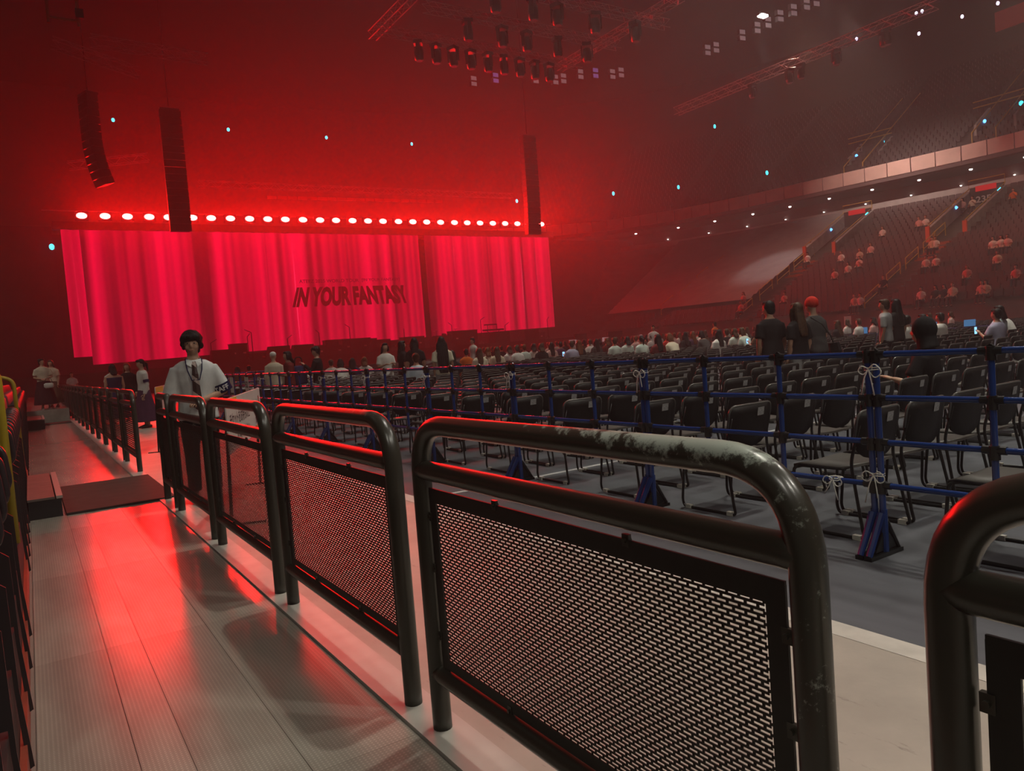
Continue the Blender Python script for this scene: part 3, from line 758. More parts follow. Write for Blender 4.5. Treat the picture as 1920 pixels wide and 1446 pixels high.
# grey sheet over the unsold block nearest the stage
mb = MB(); rings = []
for i in range(18):
    y = 41.4 + i * (60.2 - 41.4) / 17; ring = []
    for k in range(44):
        u = -17.9 + k * (17.9 / 43)
        p, n = pathpt(y); zz = 1.7 + (u + 20.4) * SLOPE + .62 + .07 * math.cos(2 * PI * (u + 20.4) / ROWD)
        ring.append((p.x + n.x * u, p.y + n.y * u, zz))
    rings.append(ring)
mb.quadgrid(rings, False)
tag(mb.build('cover_sheet', M_TARP, None, True), 'grey cover sheet stretched over the empty stand block next to the stage', 'sheet')
M_STAIR = mat('orange_stair', (.28, .07, .03), .7, vary=.2); M_RAILY = mat('dim_yellow_rail', (.40, .26, .05), .5); M_PARA = mat('grey_parapet', (.23, .23, .22), .7, vary=.15, vscale=2)
ME_SRAIL = {}
for ai, Y in enumerate(AISLES[1:]):
    names = ('nearest', 'middle', 'farthest')[ai]
    p, n = pathpt(Y)
    st = thing('aisle_stair', 'stair aisle up the far stand, %s of the three' % names, 'stairs', (p.x - 20.4 * n.x, p.y - 20.4 * n.y, 1.7), math.atan2(n.y, n.x))
    me = MB().box((.21, 0, .05), (.42, 1.1, .10)).mesh('step', M_STAIR if ai < 2 else M_STEP)
    me2 = MB().box((.21, 0, .12), (.42, 1.1, .24)).mesh('step', M_STAIR if ai < 2 else M_STEP)
    me3, me4 = me.copy(), me2.copy()
    for m_ in (me3, me4): m_.materials[0] = M_STEP
    for r in range(13 if ai < 2 else 20):
        link('step', me if r > 8 else me3, st, (r * ROWD, 0, r * ROWD * SLOPE)); link('step', me2 if r > 8 else me4, st, (r * ROWD + .42, 0, r * ROWD * SLOPE))
    if ai == 2: us = (-17.6, -14.6, -11.6, -8.6)
    else: us = (-19.6, -16.6, -13.9, -11.2, -9.6)
    for k, u in enumerate(us):
        b = stand(Y, u)
        t = thing('stair_rail', 'yellow stair rail, %s from the bottom of the %s aisle' % (ORD[k], names), 'handrail', (b.x, b.y + .62, b.z), math.atan2(n.y, n.x), 'yellow stair rails of the far stand')
        MB().tube([(0, 0, 0), (0, 0, 1.0), (1.9, 0, 1.0 + 1.9 * SLOPE), (1.9, 0, 1.9 * SLOPE)], .035, 6).build('hoop', M_RAILY, t)
        MB().tube([(0, 0, .55), (1.9, 0, .55 + 1.9 * SLOPE)], .028, 6).build('middle_rail', M_RAILY, t)
M_CYAN = mat('exit_glow', (.02, .2, .25), .4, emit=(.02, .65, .9), estr=6.0); M_BLUEL = mat('blue_glow', (.02, .1, .25), .4, emit=(.10, .38, .95), estr=3.0)
M_REDP = mat('red_interior_glow', (.2, .005, .005), .6, emit=(.75, .01, .015), estr=.4)  # red light inside the entrances, put in as a glowing panel
M_NUM = mat('number_paint', (.45, .45, .45), .6)
for vi, (Y, nm) in enumerate(VOM):
    p, n = pathpt(Y); u0, u1 = -9.4, -2.4; rz = math.atan2(n.y, n.x)
    t = thing('stand_entrance', 'grey-walled entrance ramp cut into the far stand, %s of two' % nm, 'entrance', (p.x + n.x * u0, p.y + n.y * u0, 1.7 + (u0 + 20.4) * SLOPE), rz)
    Lr = u1 - u0; hgt = Lr * SLOPE
    for s, nmw in ((-1, 'parapet'), (1, 'parapet')):
        y = s * 1.3
        q = [(0, 0), (Lr, hgt), (Lr, hgt + 1.05), (0, 1.05)]
        mbp = MB().quadgrid([[(x, y - .12, z) for x, z in q], [(x, y + .12, z) for x, z in q]], True, True, True); pp = mbp.build('parapet', M_PARA, t)
        MB().tube([(0, y, 1.25), (Lr, y, hgt + 1.25)], .04, 6).build('rail', M_RAILY, pp)
        MB().box((-.05, y, .6), (.18, .28, 1.2)).build('end_post', mat('orange_post', (.5, .09, .03), .6), pp)
    MB().box((Lr, 0, hgt + .35), (.2, 2.4, 1.9)).build('end_wall', M_BLACK, t)
    MB().box((Lr - .13, 0, hgt + 1.15), (.05, 1.5, .42)).build('interior_glow', M_REDP, t)
    if vi == 0: fit_text('235', 'number', lambda a_, b_: (Lr - .14, .75 - 1.1 * a_, hgt + .05 + .5 * b_), M_NUM, t, .02)
    MB().lathe([(.02, -.17), (.17, -.05), (.17, .05), (.02, .17)], 10, (Lr - .35, -1.05, hgt + .75)).build('exit_lamp', M_CYAN, t)
    MB().lathe([(.02, -.13), (.13, -.04), (.13, .04), (.02, .13)], 10, (Lr * .62, 1.15, hgt * .62 + .85)).build('wall_lamp', M_BLUEL, t)
    MB().tube([(Lr, -1.3, hgt + 1.3), (Lr, 1.3, hgt + 1.3), (Lr, 1.3, hgt + 1.9), (Lr, -1.3, hgt + 1.9), (Lr, -1.3, hgt + 1.3)], .035, 6).build('top_rail', M_RAILY, t)
# upper stand entrances, seen dimly through the haze
for k, (px, py) in enumerate(((1600, 318), (1845, 262))):
    b = onX(px, py, 67.5); p, n = pathpt(b.y)
    t = thing('upper_stair', 'orange stair and handrail climbing the upper stand, %s' % ('left one' if k == 0 else 'right one at the picture edge'), 'stairs', (b.x, b.y, 14.2), math.atan2(n.y, n.x))
    me = MB().box((.42, 0, .1), (.85, 1.2, .2)).mesh('step', M_STAIR)
    for r in range(17): 
        if r in range(3, 6): continue
        link('step', me, t, (r * .85, 0, r * .52 + .3))
    for s in (-1, 1):
        MB().tube([(0, s * .9, .9), (0, s * .9, 1.7), (14, s * .9, 1.7 + 14 * .61)], .05, 6).build('rail', M_RAILY, t)
        q = [(2.2, 1.4), (5.2, 3.2), (5.2, 4.6), (2.2, 2.8)]
        MB().quadgrid([[(x, s * 1.5 - .1, z) for x, z in q], [(x, s * 1.5 + .1, z) for x, z in q]], True, True, True).build('parapet', M_PARA, t)
    MB().tube([(5.2, -1.5, 4.9), (5.2, 2.8, 4.9)], .05, 6).build('rail', M_RAILY, t); MB().tube([(5.2, -1.5, 5.4), (5.2, 2.8, 5.4)], .05, 6).build('rail', M_RAILY, t)
    MB().ell((5.0, -1.0, 4.2), (.16, .16, .2), 10, 8).build('exit_lamp', M_CYAN, t)
    MB().ell((3.6, 1.3, 3.2), (.13, .13, .16), 10, 8).build('wall_lamp', M_BLUEL, t)
# concourse downlights
M_DOWN = mat('downlight_glow', (.5, .5, .48), .5, emit=(1, .95, .85), estr=9.0)
ME_DOWN = MB().lathe([(.13, 0), (.13, -.05), (.08, -.09), (.02, -.1)], 10).mesh('downlight', M_DOWN)
for row, (u, z) in enumerate(((2.2, 13.25), (4.3, 12.35))):
    for k in range(11):
        Y = 24 + k * 4.1 + row * 1.6
        p, n = pathpt(Y)
        o = link('downlight', ME_DOWN if row == 0 else ME_DOWN, None, (p.x + n.x * u, p.y + n.y * u, z + .04))
        if row: o.scale = (.6, .6, .6)
        tag(o, 'small white ceiling light under the balcony, %s row, %s from the right' % (('front', 'back')[row], ORD[k]), 'light', 'lights under the balcony')
# cyan exit lamps far away round the bowl
ME_EX = MB().box((0, .12, 0), (.3, .2, .36)).mesh('housing', M_BLACK); ME_EXL = MB().ell((0, 0, 0), (.17, .08, .22), 12, 8).mesh('glow', M_CYAN)
ex = [(212, 225), (428, 243), (612, 258), (772, 270), (960, 272), (1142, 261), (1340, 237), (969, 377), (1150, 363), (1272, 351), (1217, 503), (1438, 324), (97, 463)]
for k, (px, py) in enumerate(ex):
    if px in (969,): p = onY(px, py, 78)
    elif px == 97: p = onY(px, py, 66.7)
    elif px == 1217: p = onX(px, py, 62)
    elif px > 1200: p = onX(px, py, 72 if py < 300 else 66)
    elif py > 300: p = onX(px, py, 60)
    else: p = onY(px, py, 97)
    t = thing('exit_lamp', 'small cyan exit lamp glowing in the dark bowl, %s from the left' % ORD[sorted(e[0] for e in ex).index(px)], 'lamp', p, 0, 'cyan exit lamps round the bowl')
    link('housing', ME_EX, t); link('glow', ME_EXL, t)

# ================================================================== RIGGING AND STAGE GEAR
def truss(name, a, b, label, s=.45, mat_=None, group=None):
    a, b = Vector(a), Vector(b); L_ = (b - a).length
    t = thing(name, label, 'truss', a, math.atan2((b - a).y, (b - a).x), group)
    pitch = math.asin((b - a).z / L_)
    t.rotation_euler = (0, -pitch, math.atan2((b - a).y, (b - a).x))
    m = mat_ or truss_m
    for y in (-s / 2, s / 2):
        for z in (0, s): MB().tube([(0, y, z), (L_, y, z)], .028, 6).build('chord', m, t)
    mb = MB(); n = int(L_ / (s * 1.1))
    for k in range(n):
        x0, x1 = L_ * k / n, L_ * (k + 1) / n
        z0, z1 = (0, s) if k % 2 else (s, 0)
        for y in (-s / 2, s / 2): mb.tube([(x0, y, z0), (x1, y, z1)], .014, 4, caps=False)
        y0, y1 = (-s / 2, s / 2) if k % 2 else (s / 2, -s / 2)
        for z in (0, s): mb.tube([(x0, y0, z), (x1, y1, z)], .014, 4, caps=False)
    mb.build('lattice', m, t); return t
M_HEAD = mat('lamp_black', (.02, .018, .018), .35)
ME_BASE = MB().box((0, 0, -.09), (.42, .38, .16)).mesh('base', M_HEAD)
ME_YOKE = MB().box((0, 0, -.42), (.06, .16, .56)).mesh('yoke_arm', M_HEAD)
ME_HEADM = MB().lathe([(.10, -.32), (.20, -.28), (.22, 0), (.19, .26), (.08, .30)], 12, (0, 0, -.55)).mesh('head', M_HEAD, True)
ME_LENS = MB().lathe([(.15, -.34), (.15, -.31)], 12, (0, 0, -.55)).mesh('lens', mat('lens_glass', (.25, .22, .22), .1))
hc = 0
def moving_head(p, label, tilt=0.0, sc=1.25):
    t = thing('moving_light', label, 'light', p, random.uniform(0, 3), 'moving lights hanging from the trusses'); t.scale = (sc, sc, sc)
    link('base', ME_BASE, t); link('yoke_arm', ME_YOKE, t, (-.25, 0, 0)); link('yoke_arm', ME_YOKE, t, (.25, 0, 0)); h = link('head', ME_HEADM, t); link('lens', ME_LENS, h)
    return t
rig = [(37.83, [785, 818, 850, 883, 915, 945, 975, 1003, 1030], (97, 137), 785, 1030), (34.4, [878, 942, 988, 1045, 1100], (63, 92), 875, 1045), (31.0, [930, 1000, 1045, 1115, 1190], (22, 40), 930, 1190)]
rown = ('lowest', 'middle', 'upper')
for ri, (Y, pxs, pys, xa, xb) in enumerate(rig):
    X0 = onY(pxs[0], pys[0], Y).x; X1 = onY(pxs[-1], pys[1], Y).x
    zt = 18.6
    truss('lighting_truss', (X0 - 2.5, Y, zt), (X1 + 2.5, Y, zt), 'hanging lattice truss with moving lights, %s of the central rig' % rown[ri], group='central rig trusses')
    for k, px in enumerate(pxs):
        py = pys[0] + (pys[1] - pys[0]) * k / (len(pxs) - 1); p = onY(px, py, Y)
        moving_head((p.x, Y, zt), 'moving light on the %s truss of the central rig, %s from the left' % (rown[ri], ORD[k]))
for k, (xa, xb) in enumerate(((18.2, 18.2), (31.5, 31.5))):
    truss('lighting_truss', (xa, 29, 19.2), (xb, 40, 19.2), 'cross truss closing the %s end of the central rig' % ('left', 'right')[k], group='central rig trusses')
truss('side_truss', (49, 46.5, 20), (49, 24.5, 20), 'long lattice truss running over the right side of the floor', .6)
for k, (px, py) in enumerate(((1500, 105), (1480, 135), (1410, 160), (1568, 105), (1655, 42), (1664, 66))):
    p = onX(px, py, 49); moving_head((49, p.y, 20.0), 'moving light on the long right-hand truss, %s from its far end' % ORD[[2, 1, 0, 3, 4, 5][k]], sc=1.2)
for k, (px, py, px2, py2, Y) in enumerate(((372, 350, 960, 372, 70), (130, 318, 280, 302, 58), (170, 85, 390, 120, 44), (95, 88, 260, 145, 46))):
    a, b = onY(px, py, Y), onY(px2, py2, Y)
    truss('stage_truss', a, b, ('truss over the middle of the curtains', 'short orange-lit truss left of the hanging speakers', 'dim truss high at the upper left', 'lower dim truss at the upper left')[k], .5)
lbar = thing('light_bar', 'segmented bar light hung from the truss over the curtains', 'light bar', onY(500, 370, 69), 0)
e0, e1 = onY(500, 370, 69), onY(830, 378, 69)
ME_SEG = MB().box((.45, 0, 0), (.86, .2, .26)).mesh('segment', mat('bar_segment', (.5, .1, .06), .3))
nseg = int((e1.x - e0.x) / .95)
for k in range(nseg): link('segment', ME_SEG, lbar, (k * .95, 0, (e1.z - e0.z) * k / nseg))
# suspended winch frame at the top left
tr = thing('hanging_frame', 'orange hanging frame at the top left corner', 'frame', onY(118, 30, 30))
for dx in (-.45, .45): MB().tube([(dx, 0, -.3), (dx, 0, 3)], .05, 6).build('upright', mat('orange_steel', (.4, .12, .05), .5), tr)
MB().tube([(-.5, 0, -.1), (.5, 0, -.1)], .05, 6).build('cross_bar', MATS['orange_steel'], tr); MB().box((.5, 0, .15), (.25, .2, .3)).build('winch', M_HEAD, tr)

# line arrays
ME_CAB = MB()
for z in (0,):
    q = [(-.62, -.35), (.62, -.35), (.55, .3), (-.55, .3)]
    ME_CAB.quadgrid([[(x, y, -.20) for x, y in q], [(x, y, .20) for x, y in q]], True, True, True)
    ME_CAB.box((0, -.36, 0), (1.0, .02, .32), mi=1)
ME_CAB = ME_CAB.mesh('cabinet', [mat('speaker_black', (.010, .009, .009), .55), mat('speaker_grille', (.022, .018, .018), .7)])
def line_array(px, py, top, Y, label, curve=.02, W=1.0, rz=0.0):
    b = onY(px, py, Y); tp = onY(px, top, Y)
    t = thing('line_array', label, 'speaker', (b.x, Y, tp.z), rz)
    n = int((tp.z - b.z) / .43); y = 0.0; z = 0.0; ang = 0.0
    for k in range(n):
        ang = curve * max(0, k - n * .45) * .5
        z -= .43 * math.cos(ang); y += .43 * math.sin(ang)
        o = link('cabinet', ME_CAB, t, (0, y, z), (ang, 0, 0)); o.scale = (W, 1, 1)
    MB().box((0, 0, -.16), (1.1 * W, .7, .14)).build('top_frame', M_HEAD, t)
    MB().tube([(0, 0, .1), (0, 0, 36 - tp.z)], .03, 6).build('hoist_chain', M_HEAD, t)
    return t
line_array(339, 436, 205, 50, 'tall black speaker array hanging in front of the left curtain', .01)
line_array(183, 352, 175, 50, 'curved black speaker array hanging left of the tall one', .11, 1.0, -1.25)
line_array(1001, 436, 255, 50, 'black speaker array hanging at the right end of the curtains', .02)

# flood lamps under the roof on the right, mostly dim
M_DIM = mat('dim_flood_glass', (.4, .33, .33), .4, emit=(.55, .38, .40), estr=.22); M_DIMP = mat('purple_flood_glass', (.3, .2, .4), .4, emit=(.35, .2, .6), estr=.3)
M_BRIGHT = mat('bright_flood_glass', (.8, .8, .8), .4, emit=(1, .95, .88), estr=16.0)
ME_FB = MB().box((0, 0, .28), (.7, .3, .45)).box((0, 0, -.28), (.7, .3, .45)).mesh('housing', M_HEAD)
def flood(p, label, m):
    t = thing('flood_lamp', label, 'lamp', p, math.atan2(-p.x, p.y) * .5 + .3, 'flood lamps under the roof')
    link('housing', ME_FB, t)
    for z in (-.28, .28): MB().box((0, -.17, z), (.6, .04, .36)).build('glass', m, t)
fl = [(1325, 95), (1341, 90), (1390, 67), (1418, 53), (1438, 43), (1461, 31), (1486, 20), (1510, 9), (1528, 2)]
for k, (px, py) in enumerate(fl): flood(onz(px, py, 28), 'dim flood lamp pair under the roof, %s from the left of the right-hand row' % ORD[k], M_DIM)
fl2 = [(887, 153), (928, 147), (1003, 148), (1040, 150), (1055, 148), (1087, 140), (1115, 138), (1147, 140), (1163, 137)]
for k, (px, py) in enumerate(fl2): flood(onz(px, py, 28), 'faint flood lamp pair behind the central rig, %s from the left' % ORD[k], M_DIMP if k in (1, 6) else M_DIM)
bl = onz(1430, 30, 28)
t = thing('spot_lamp', 'bright white spot lamp under the roof with a beam below it', 'lamp', bl)
MB().box((0, .25, .18), (.9, .5, .3)).build('housing', M_HEAD, t); MB().box((0, -.02, 0), (.8, .5, .16)).build('glass', M_BRIGHT, t)
def spot(loc, tgt, power, ang):
    l = bpy.data.lights.new('spot_beam', 'SPOT'); l.energy = power; l.spot_size = ang; l.spot_blend = .8; l.color = (1, .95, .9); l.shadow_soft_size = .2
    o = bpy.data.objects.new('spot_beam', l); COL.objects.link(o); o.location = loc; o.rotation_euler = (Vector(tgt) - Vector(loc)).to_track_quat('-Z', 'Y').to_euler()
spot((bl.x, bl.y, 27.8), (bl.x - 2, bl.y - 1, 0), 7000, .36)
b2 = onz(1545, -25, 28); spot((b2.x, b2.y, b2.z), (b2.x - 2, b2.y - 1, 0), 4000, .42)
b3 = onz(1665, -40, 28); spot((b3.x, b3.y, b3.z), (b3.x - 2, b3.y - 1, 0), 2000, .42)
for k, (px, py) in enumerate(((1718, 25), (1729, 21), (1723, 63), (1804, 31), (1606, 73), (1871, 6))):
    p = onX(px, py, 70); o = MB().ell((0, 0, 0), (.12, .12, .16), 10, 6).build('marker_lamp', mat('marker_glow', (.5, .4, .6), .4, emit=(.75, .65, 1.0), estr=5), None, True, p)
    tag(o, 'tiny violet-white marker lamp high on the right, %s from the left' % ORD[[1, 3, 2, 4, 0, 5][k]], 'lamp', 'marker lamps under the roof')
tag(MB().box((0, 0, 0), (.1, 3.2, 1.6)).build('wall_banner', mat('red_banner', (.5, .08, .07), .6), None, False, onX(1905, 28, 72)), 'red banner hanging high at the top right corner', 'banner')

# stage gear in silhouette
M_GEAR = mat('gear_black', (.02, .012, .013), .6)
def wedge(p, s, label):
    t = thing('monitor_speaker', label, 'speaker', p, 0, 'floor monitors on the stage')
    q = [(-.35, 0), (.35, 0), (.35, .25), (-.05, .62), (-.35, .62)]
    MB().quadgrid([[(-.5 * s, x * s, z * s) for x, z in q], [(.5 * s, x * s, z * s) for x, z in q]], True, True, True).build('cabinet', M_GEAR, t)
    MB().quadgrid([[(-.42 * s, .36 * s, .26 * s), (-.42 * s, -.03 * s, .62 * s)], [(.42 * s, .36 * s, .26 * s), (.42 * s, -.03 * s, .62 * s)]], False).build('grille', MATS['speaker_grille'], t)
def case(p, d, label):
    t = thing('flight_case', label, 'case', p, 0, 'flight cases on the stage')
    MB().box((0, 0, d[2] / 2), d).build('body', M_GEAR, t); MB().box((0, 0, d[2] + .02), (d[0] + .05, d[1] + .05, .06)).build('lid', M_HEAD, t)
    for x in (-1, 1): MB().box((x * d[0] * .3, -d[1] / 2 - .02, d[2] * .5), (.2, .04, .12)).build('handle', truss_m, t)
def stand_(p, h, label):
    t = thing('mic_stand', label, 'stand', p, random.uniform(0, 3), 'stands on the stage')
    MB().tube([(0, 0, 0), (0, 0, h)], .03, 6).build('pole', M_GEAR, t)
    MB().tube([(0, 0, h), (.5, 0, h + .25)], .025, 6).build('boom', M_GEAR, t)
    for k in range(3):
        a = k * 2.09; MB().tube([(0, 0, .3), (.4 * math.cos(a), .4 * math.sin(a), 0)], .02, 5).build('leg', M_GEAR, t)
gy = 57.5
for k, (px, wd, h) in enumerate(((445, 1.2, 2.4), (586, 2.2, 1.5), (640, 1.6, 2.2), (665, 2.4, 2.1), (690, 2.0, 2.0), (790, 2.0, 1.9), (868, 2.6, 2.3), (1012, 2.0, 1.2), (735, 3.0, 1.4), (615, 2.5, 1.3), (480, 2.0, 1.0), (385, 2.5, 1.0))):
    p = onY(px, 640, gy); case((p.x, gy + (k % 3) * .9, 1.6), (wd, .8, h * .55), 'black equipment case on the stage, %s from the left' % ORD[sorted([445, 586, 640, 665, 690, 790, 868, 1012, 735, 615, 480, 385]).index(px)])
for k, px in enumerate((410, 515, 560, 705, 820, 930, 985)):
    p = onY(px, 640, gy - 2); wedge((p.x, gy - 2.6, 1.6), 1.5, 'black wedge monitor along the stage front, %s from the left' % ORD[k])
for k, px in enumerate((395, 465, 473, 540, 600, 658, 760, 850, 905, 950, 1030)):
    p = onY(px, 640, gy - 1); stand_((p.x, gy - .9, 1.6), 1.5 + .3 * (k % 3), 'thin black stand on the stage, %s from the left' % ORD[k])
kp = onY(935, 612, gy + 1); t = thing('keyboard_rig', 'keyboard on its stand in front of the right curtain', 'keyboard', (kp.x, gy + 2.0, 1.6))
MB().box((0, 0, 1.25), (2.1, .45, .14)).build('keyboard', M_GEAR, t); MB().box((-.2, .1, 1.75), (1.2, .4, .10)).build('upper_keyboard', M_GEAR, t)
for s in (-1, 1): MB().tube([(s * .7, 0, 0), (-s * .7, 0, 1.2)], .035, 6).build('leg', M_GEAR, t); MB().tube([(s * .5, .15, 1.2), (s * .5, .15, 1.75)], .03, 6).build('upright', M_GEAR, t)
dp = onY(868, 628, gy); t = thing('drum_kit', 'dark drum kit silhouette left of the keyboard', 'drums', (dp.x, gy + 3.0, 1.6))
def drum(nm, c, r, h, rx): 
    m_ = MB().lathe([(r * .97, 0), (r, .02), (r, h - .02), (r * .97, h)], 16); o = m_.build(nm, M_GEAR, t, False, c, (rx, 0, 0))
drum('bass_drum', (0, 0, .45), .45, .5, PI / 2); drum('tom', (-.3, 0, .95), .22, .25, .3); drum('tom', (.3, 0, .95), .22, .25, .3); drum('floor_tom', (.8, .2, .1), .28, .5, 0); drum('snare', (-.75, .2, .6), .22, .16, 0)
for cx_, cz in ((-1.0, 1.5), (1.0, 1.55)): MB().lathe([(.02, .04), (.3, 0), (.31, -.01)], 14).build('cymbal', truss_m, t, False, (cx_, .1, cz)); MB().tube([(cx_, .1, 0), (cx_, .1, cz)], .02, 5).build('cymbal_stand', M_GEAR, t)
# control desks and rails right of the stage
for k, (px, wd) in enumerate(((1085, 3.0), (1150, 4.0), (1215, 3.0), (1270, 4.5), (1305, 2.0))):
    p = onY(px, 620, 48); t = thing('control_desk', 'dark control desk right of the stage, %s from the left' % ORD[k], 'desk', (p.x, 48, 0), 0, 'dark desks right of the stage')
    MB().box((0, 0, .95), (wd, .9, .08)).build('desk_top', M_GEAR, t); MB().box((0, .1, .45), (wd * .95, .7, .9)).build('skirt', M_DRAPE, t)
    MB().box((.2, .1, 1.4), (wd * .4, .15, .8)).build('rack', M_GEAR, t); MB().box((-wd * .25, -.1, 1.15), (.7, .06, .4)).build('screen', mat('desk_screen', (.1, .1, .1), .3, emit=(.8, .5, .5), estr=.25), t)
# blue-draped table with glowing screens among the far right chairs
for k, (x, y, L_) in enumerate(((24.2, 16.0, 3.4), (26.3, 13.3, 3.2))):
    t = thing('draped_table', 'long table under dark blue cloth by the far aisle, %s one' % ('left', 'right')[k], 'table', (x, y, 0), -.95)
    MB().box((0, 0, .74), (L_, .8, .05)).build('table_top', MATS['blue_foot'], t)
    mb = MB(); rings = []
    for i in range(24):
        xx = -L_ / 2 + L_ * i / 23; yy = -.41 + .025 * math.sin(i * 1.9); rings.append([(xx, yy, .765), (xx, yy - .03, .03)])
    mb.quadgrid(rings, False).build('cloth', mat('blue_cloth', (.012, .018, .07), .8, vary=.2), t)
    for xx in (-L_ / 2 + .1, L_ / 2 - .1):
        for yy in (-.3, .3): MB().tube([(xx, yy, 0), (xx, yy, .73)], .02, 6).build('leg', M_CHROME, t)
for k, (x, y) in enumerate(((25.9, 13.6), (26.6, 12.7), (24.6, 15.3))):
    t = thing('laptop', 'laptop with bluish screen on the draped table, %s from the left' % ORD[[1, 2, 0][k]], 'laptop', (x, y, .765), 2.2)
    MB().box((0, 0, .012), (.34, .24, .02)).build('base', M_HEAD, t); MB().box((0, .13, .13), (.34, .012, .23), Matrix.Rotation(-.25, 3, 'X')).build('screen', mat('laptop_glow', (.1, .2, .4), .3, emit=(.15, .5, 1.0), estr=.25), t)

# ================================================================== PEOPLE
M_SKIN = mat('skin', (.42, .24, .16), .55, vary=.06, vscale=8); M_SKIN2 = mat('skin_deeper', (.34, .18, .115), .55, vary=.06, vscale=8)
def cloth(name, c, rough=.85): return mat('cloth_' + name, c, rough, vary=.10, vscale=7, bump=.25, bscale=14, spec=.12)
CL = {k: cloth(k, c) for k, c in dict(white=(.58, .57, .53), mint=(.46, .54, .48), cream=(.56, .50, .38), black=(.014, .013, .014), charcoal=(.05, .048, .048), navy=(.022, .025, .07),
      orange=(.55, .12, .02), red=(.50, .03, .02), pink=(.55, .33, .30), lavender=(.36, .35, .46), grey=(.26, .26, .26), blue=(.03, .09, .35), lightblue=(.40, .50, .56),
      brown=(.12, .07, .045), beige=(.48, .40, .29), darkred=(.14, .02, .02), floral=(.42, .42, .36), plum=(.08, .035, .07)).items()}
HC = {k: mat('hair_' + k, c, .5, vary=.35, vscale=25, bump=.5, bscale=60, spec=.18) for k, c in dict(black=(.010, .008, .008), brown=(.055, .028, .016), auburn=(.13, .045, .02), blond=(.30, .20, .09), red=(.22, .04, .02)).items()}
M_SHOE = mat('shoe', (.03, .028, .028), .5); M_SHOEW = mat('white_shoe', (.5, .48, .45), .5)

def remesh(mb, voxel, name, m, sm=2):
    me = mb.mesh(name + '_src', m); o = bpy.data.objects.new('tmp', me)
    r = o.modifiers.new('r', 'REMESH'); r.mode = 'VOXEL'; r.voxel_size = voxel; r.use_smooth_shade = True
    if sm:
        s = o.modifiers.new('s', 'SMOOTH'); s.factor = .5; s.iterations = sm
    out = evaluate(o)
    out.name = name; out.materials.clear(); out.materials.append(m)
    bpy.data.objects.remove(o); bpy.data.meshes.remove(me); return out
def add_mb(a, b):
    k = len(a.v); a.v += b.v; a.f += [tuple(i + k for i in f) for f in b.f]; a.m += b.m
def hand(mb, wrist, d, up, side):
    """palm and five separate bent fingers, d = direction of the hand, up = back of the hand, side = towards the thumb"""
    W, d, up, side = Vector(wrist), Vector(d).normalized(), Vector(up), Vector(side)
    side = (side - d * side.dot(d)).normalized(); up = d.cross(side)
    palm = [W + d * t for t in (0, .03, .085)]
    mb.tube(palm, [(.026, .018), (.038, .016), (.040, .013)], 8)
    cur = -up if up.z > 0 else up
    for i, (off, ln) in enumerate(((.030, .072), (.010, .080), (-.011, .074), (-.030, .058))):
        b = W + d * .082 + side * off
        mb.tube([b, b + d * ln * .45 + cur * .004, b + d * ln * .78 + cur * .018, b + d * ln * .92 + cur * .036], [.0092, .0086, .0078, .0062], 6)
    b = W + d * .028 + side * .034
    mb.tube([b, b + d * .026 + side * .024 + cur * .006, b + d * .052 + side * .032 + cur * .016], [.011, .0098, .0075], 6)
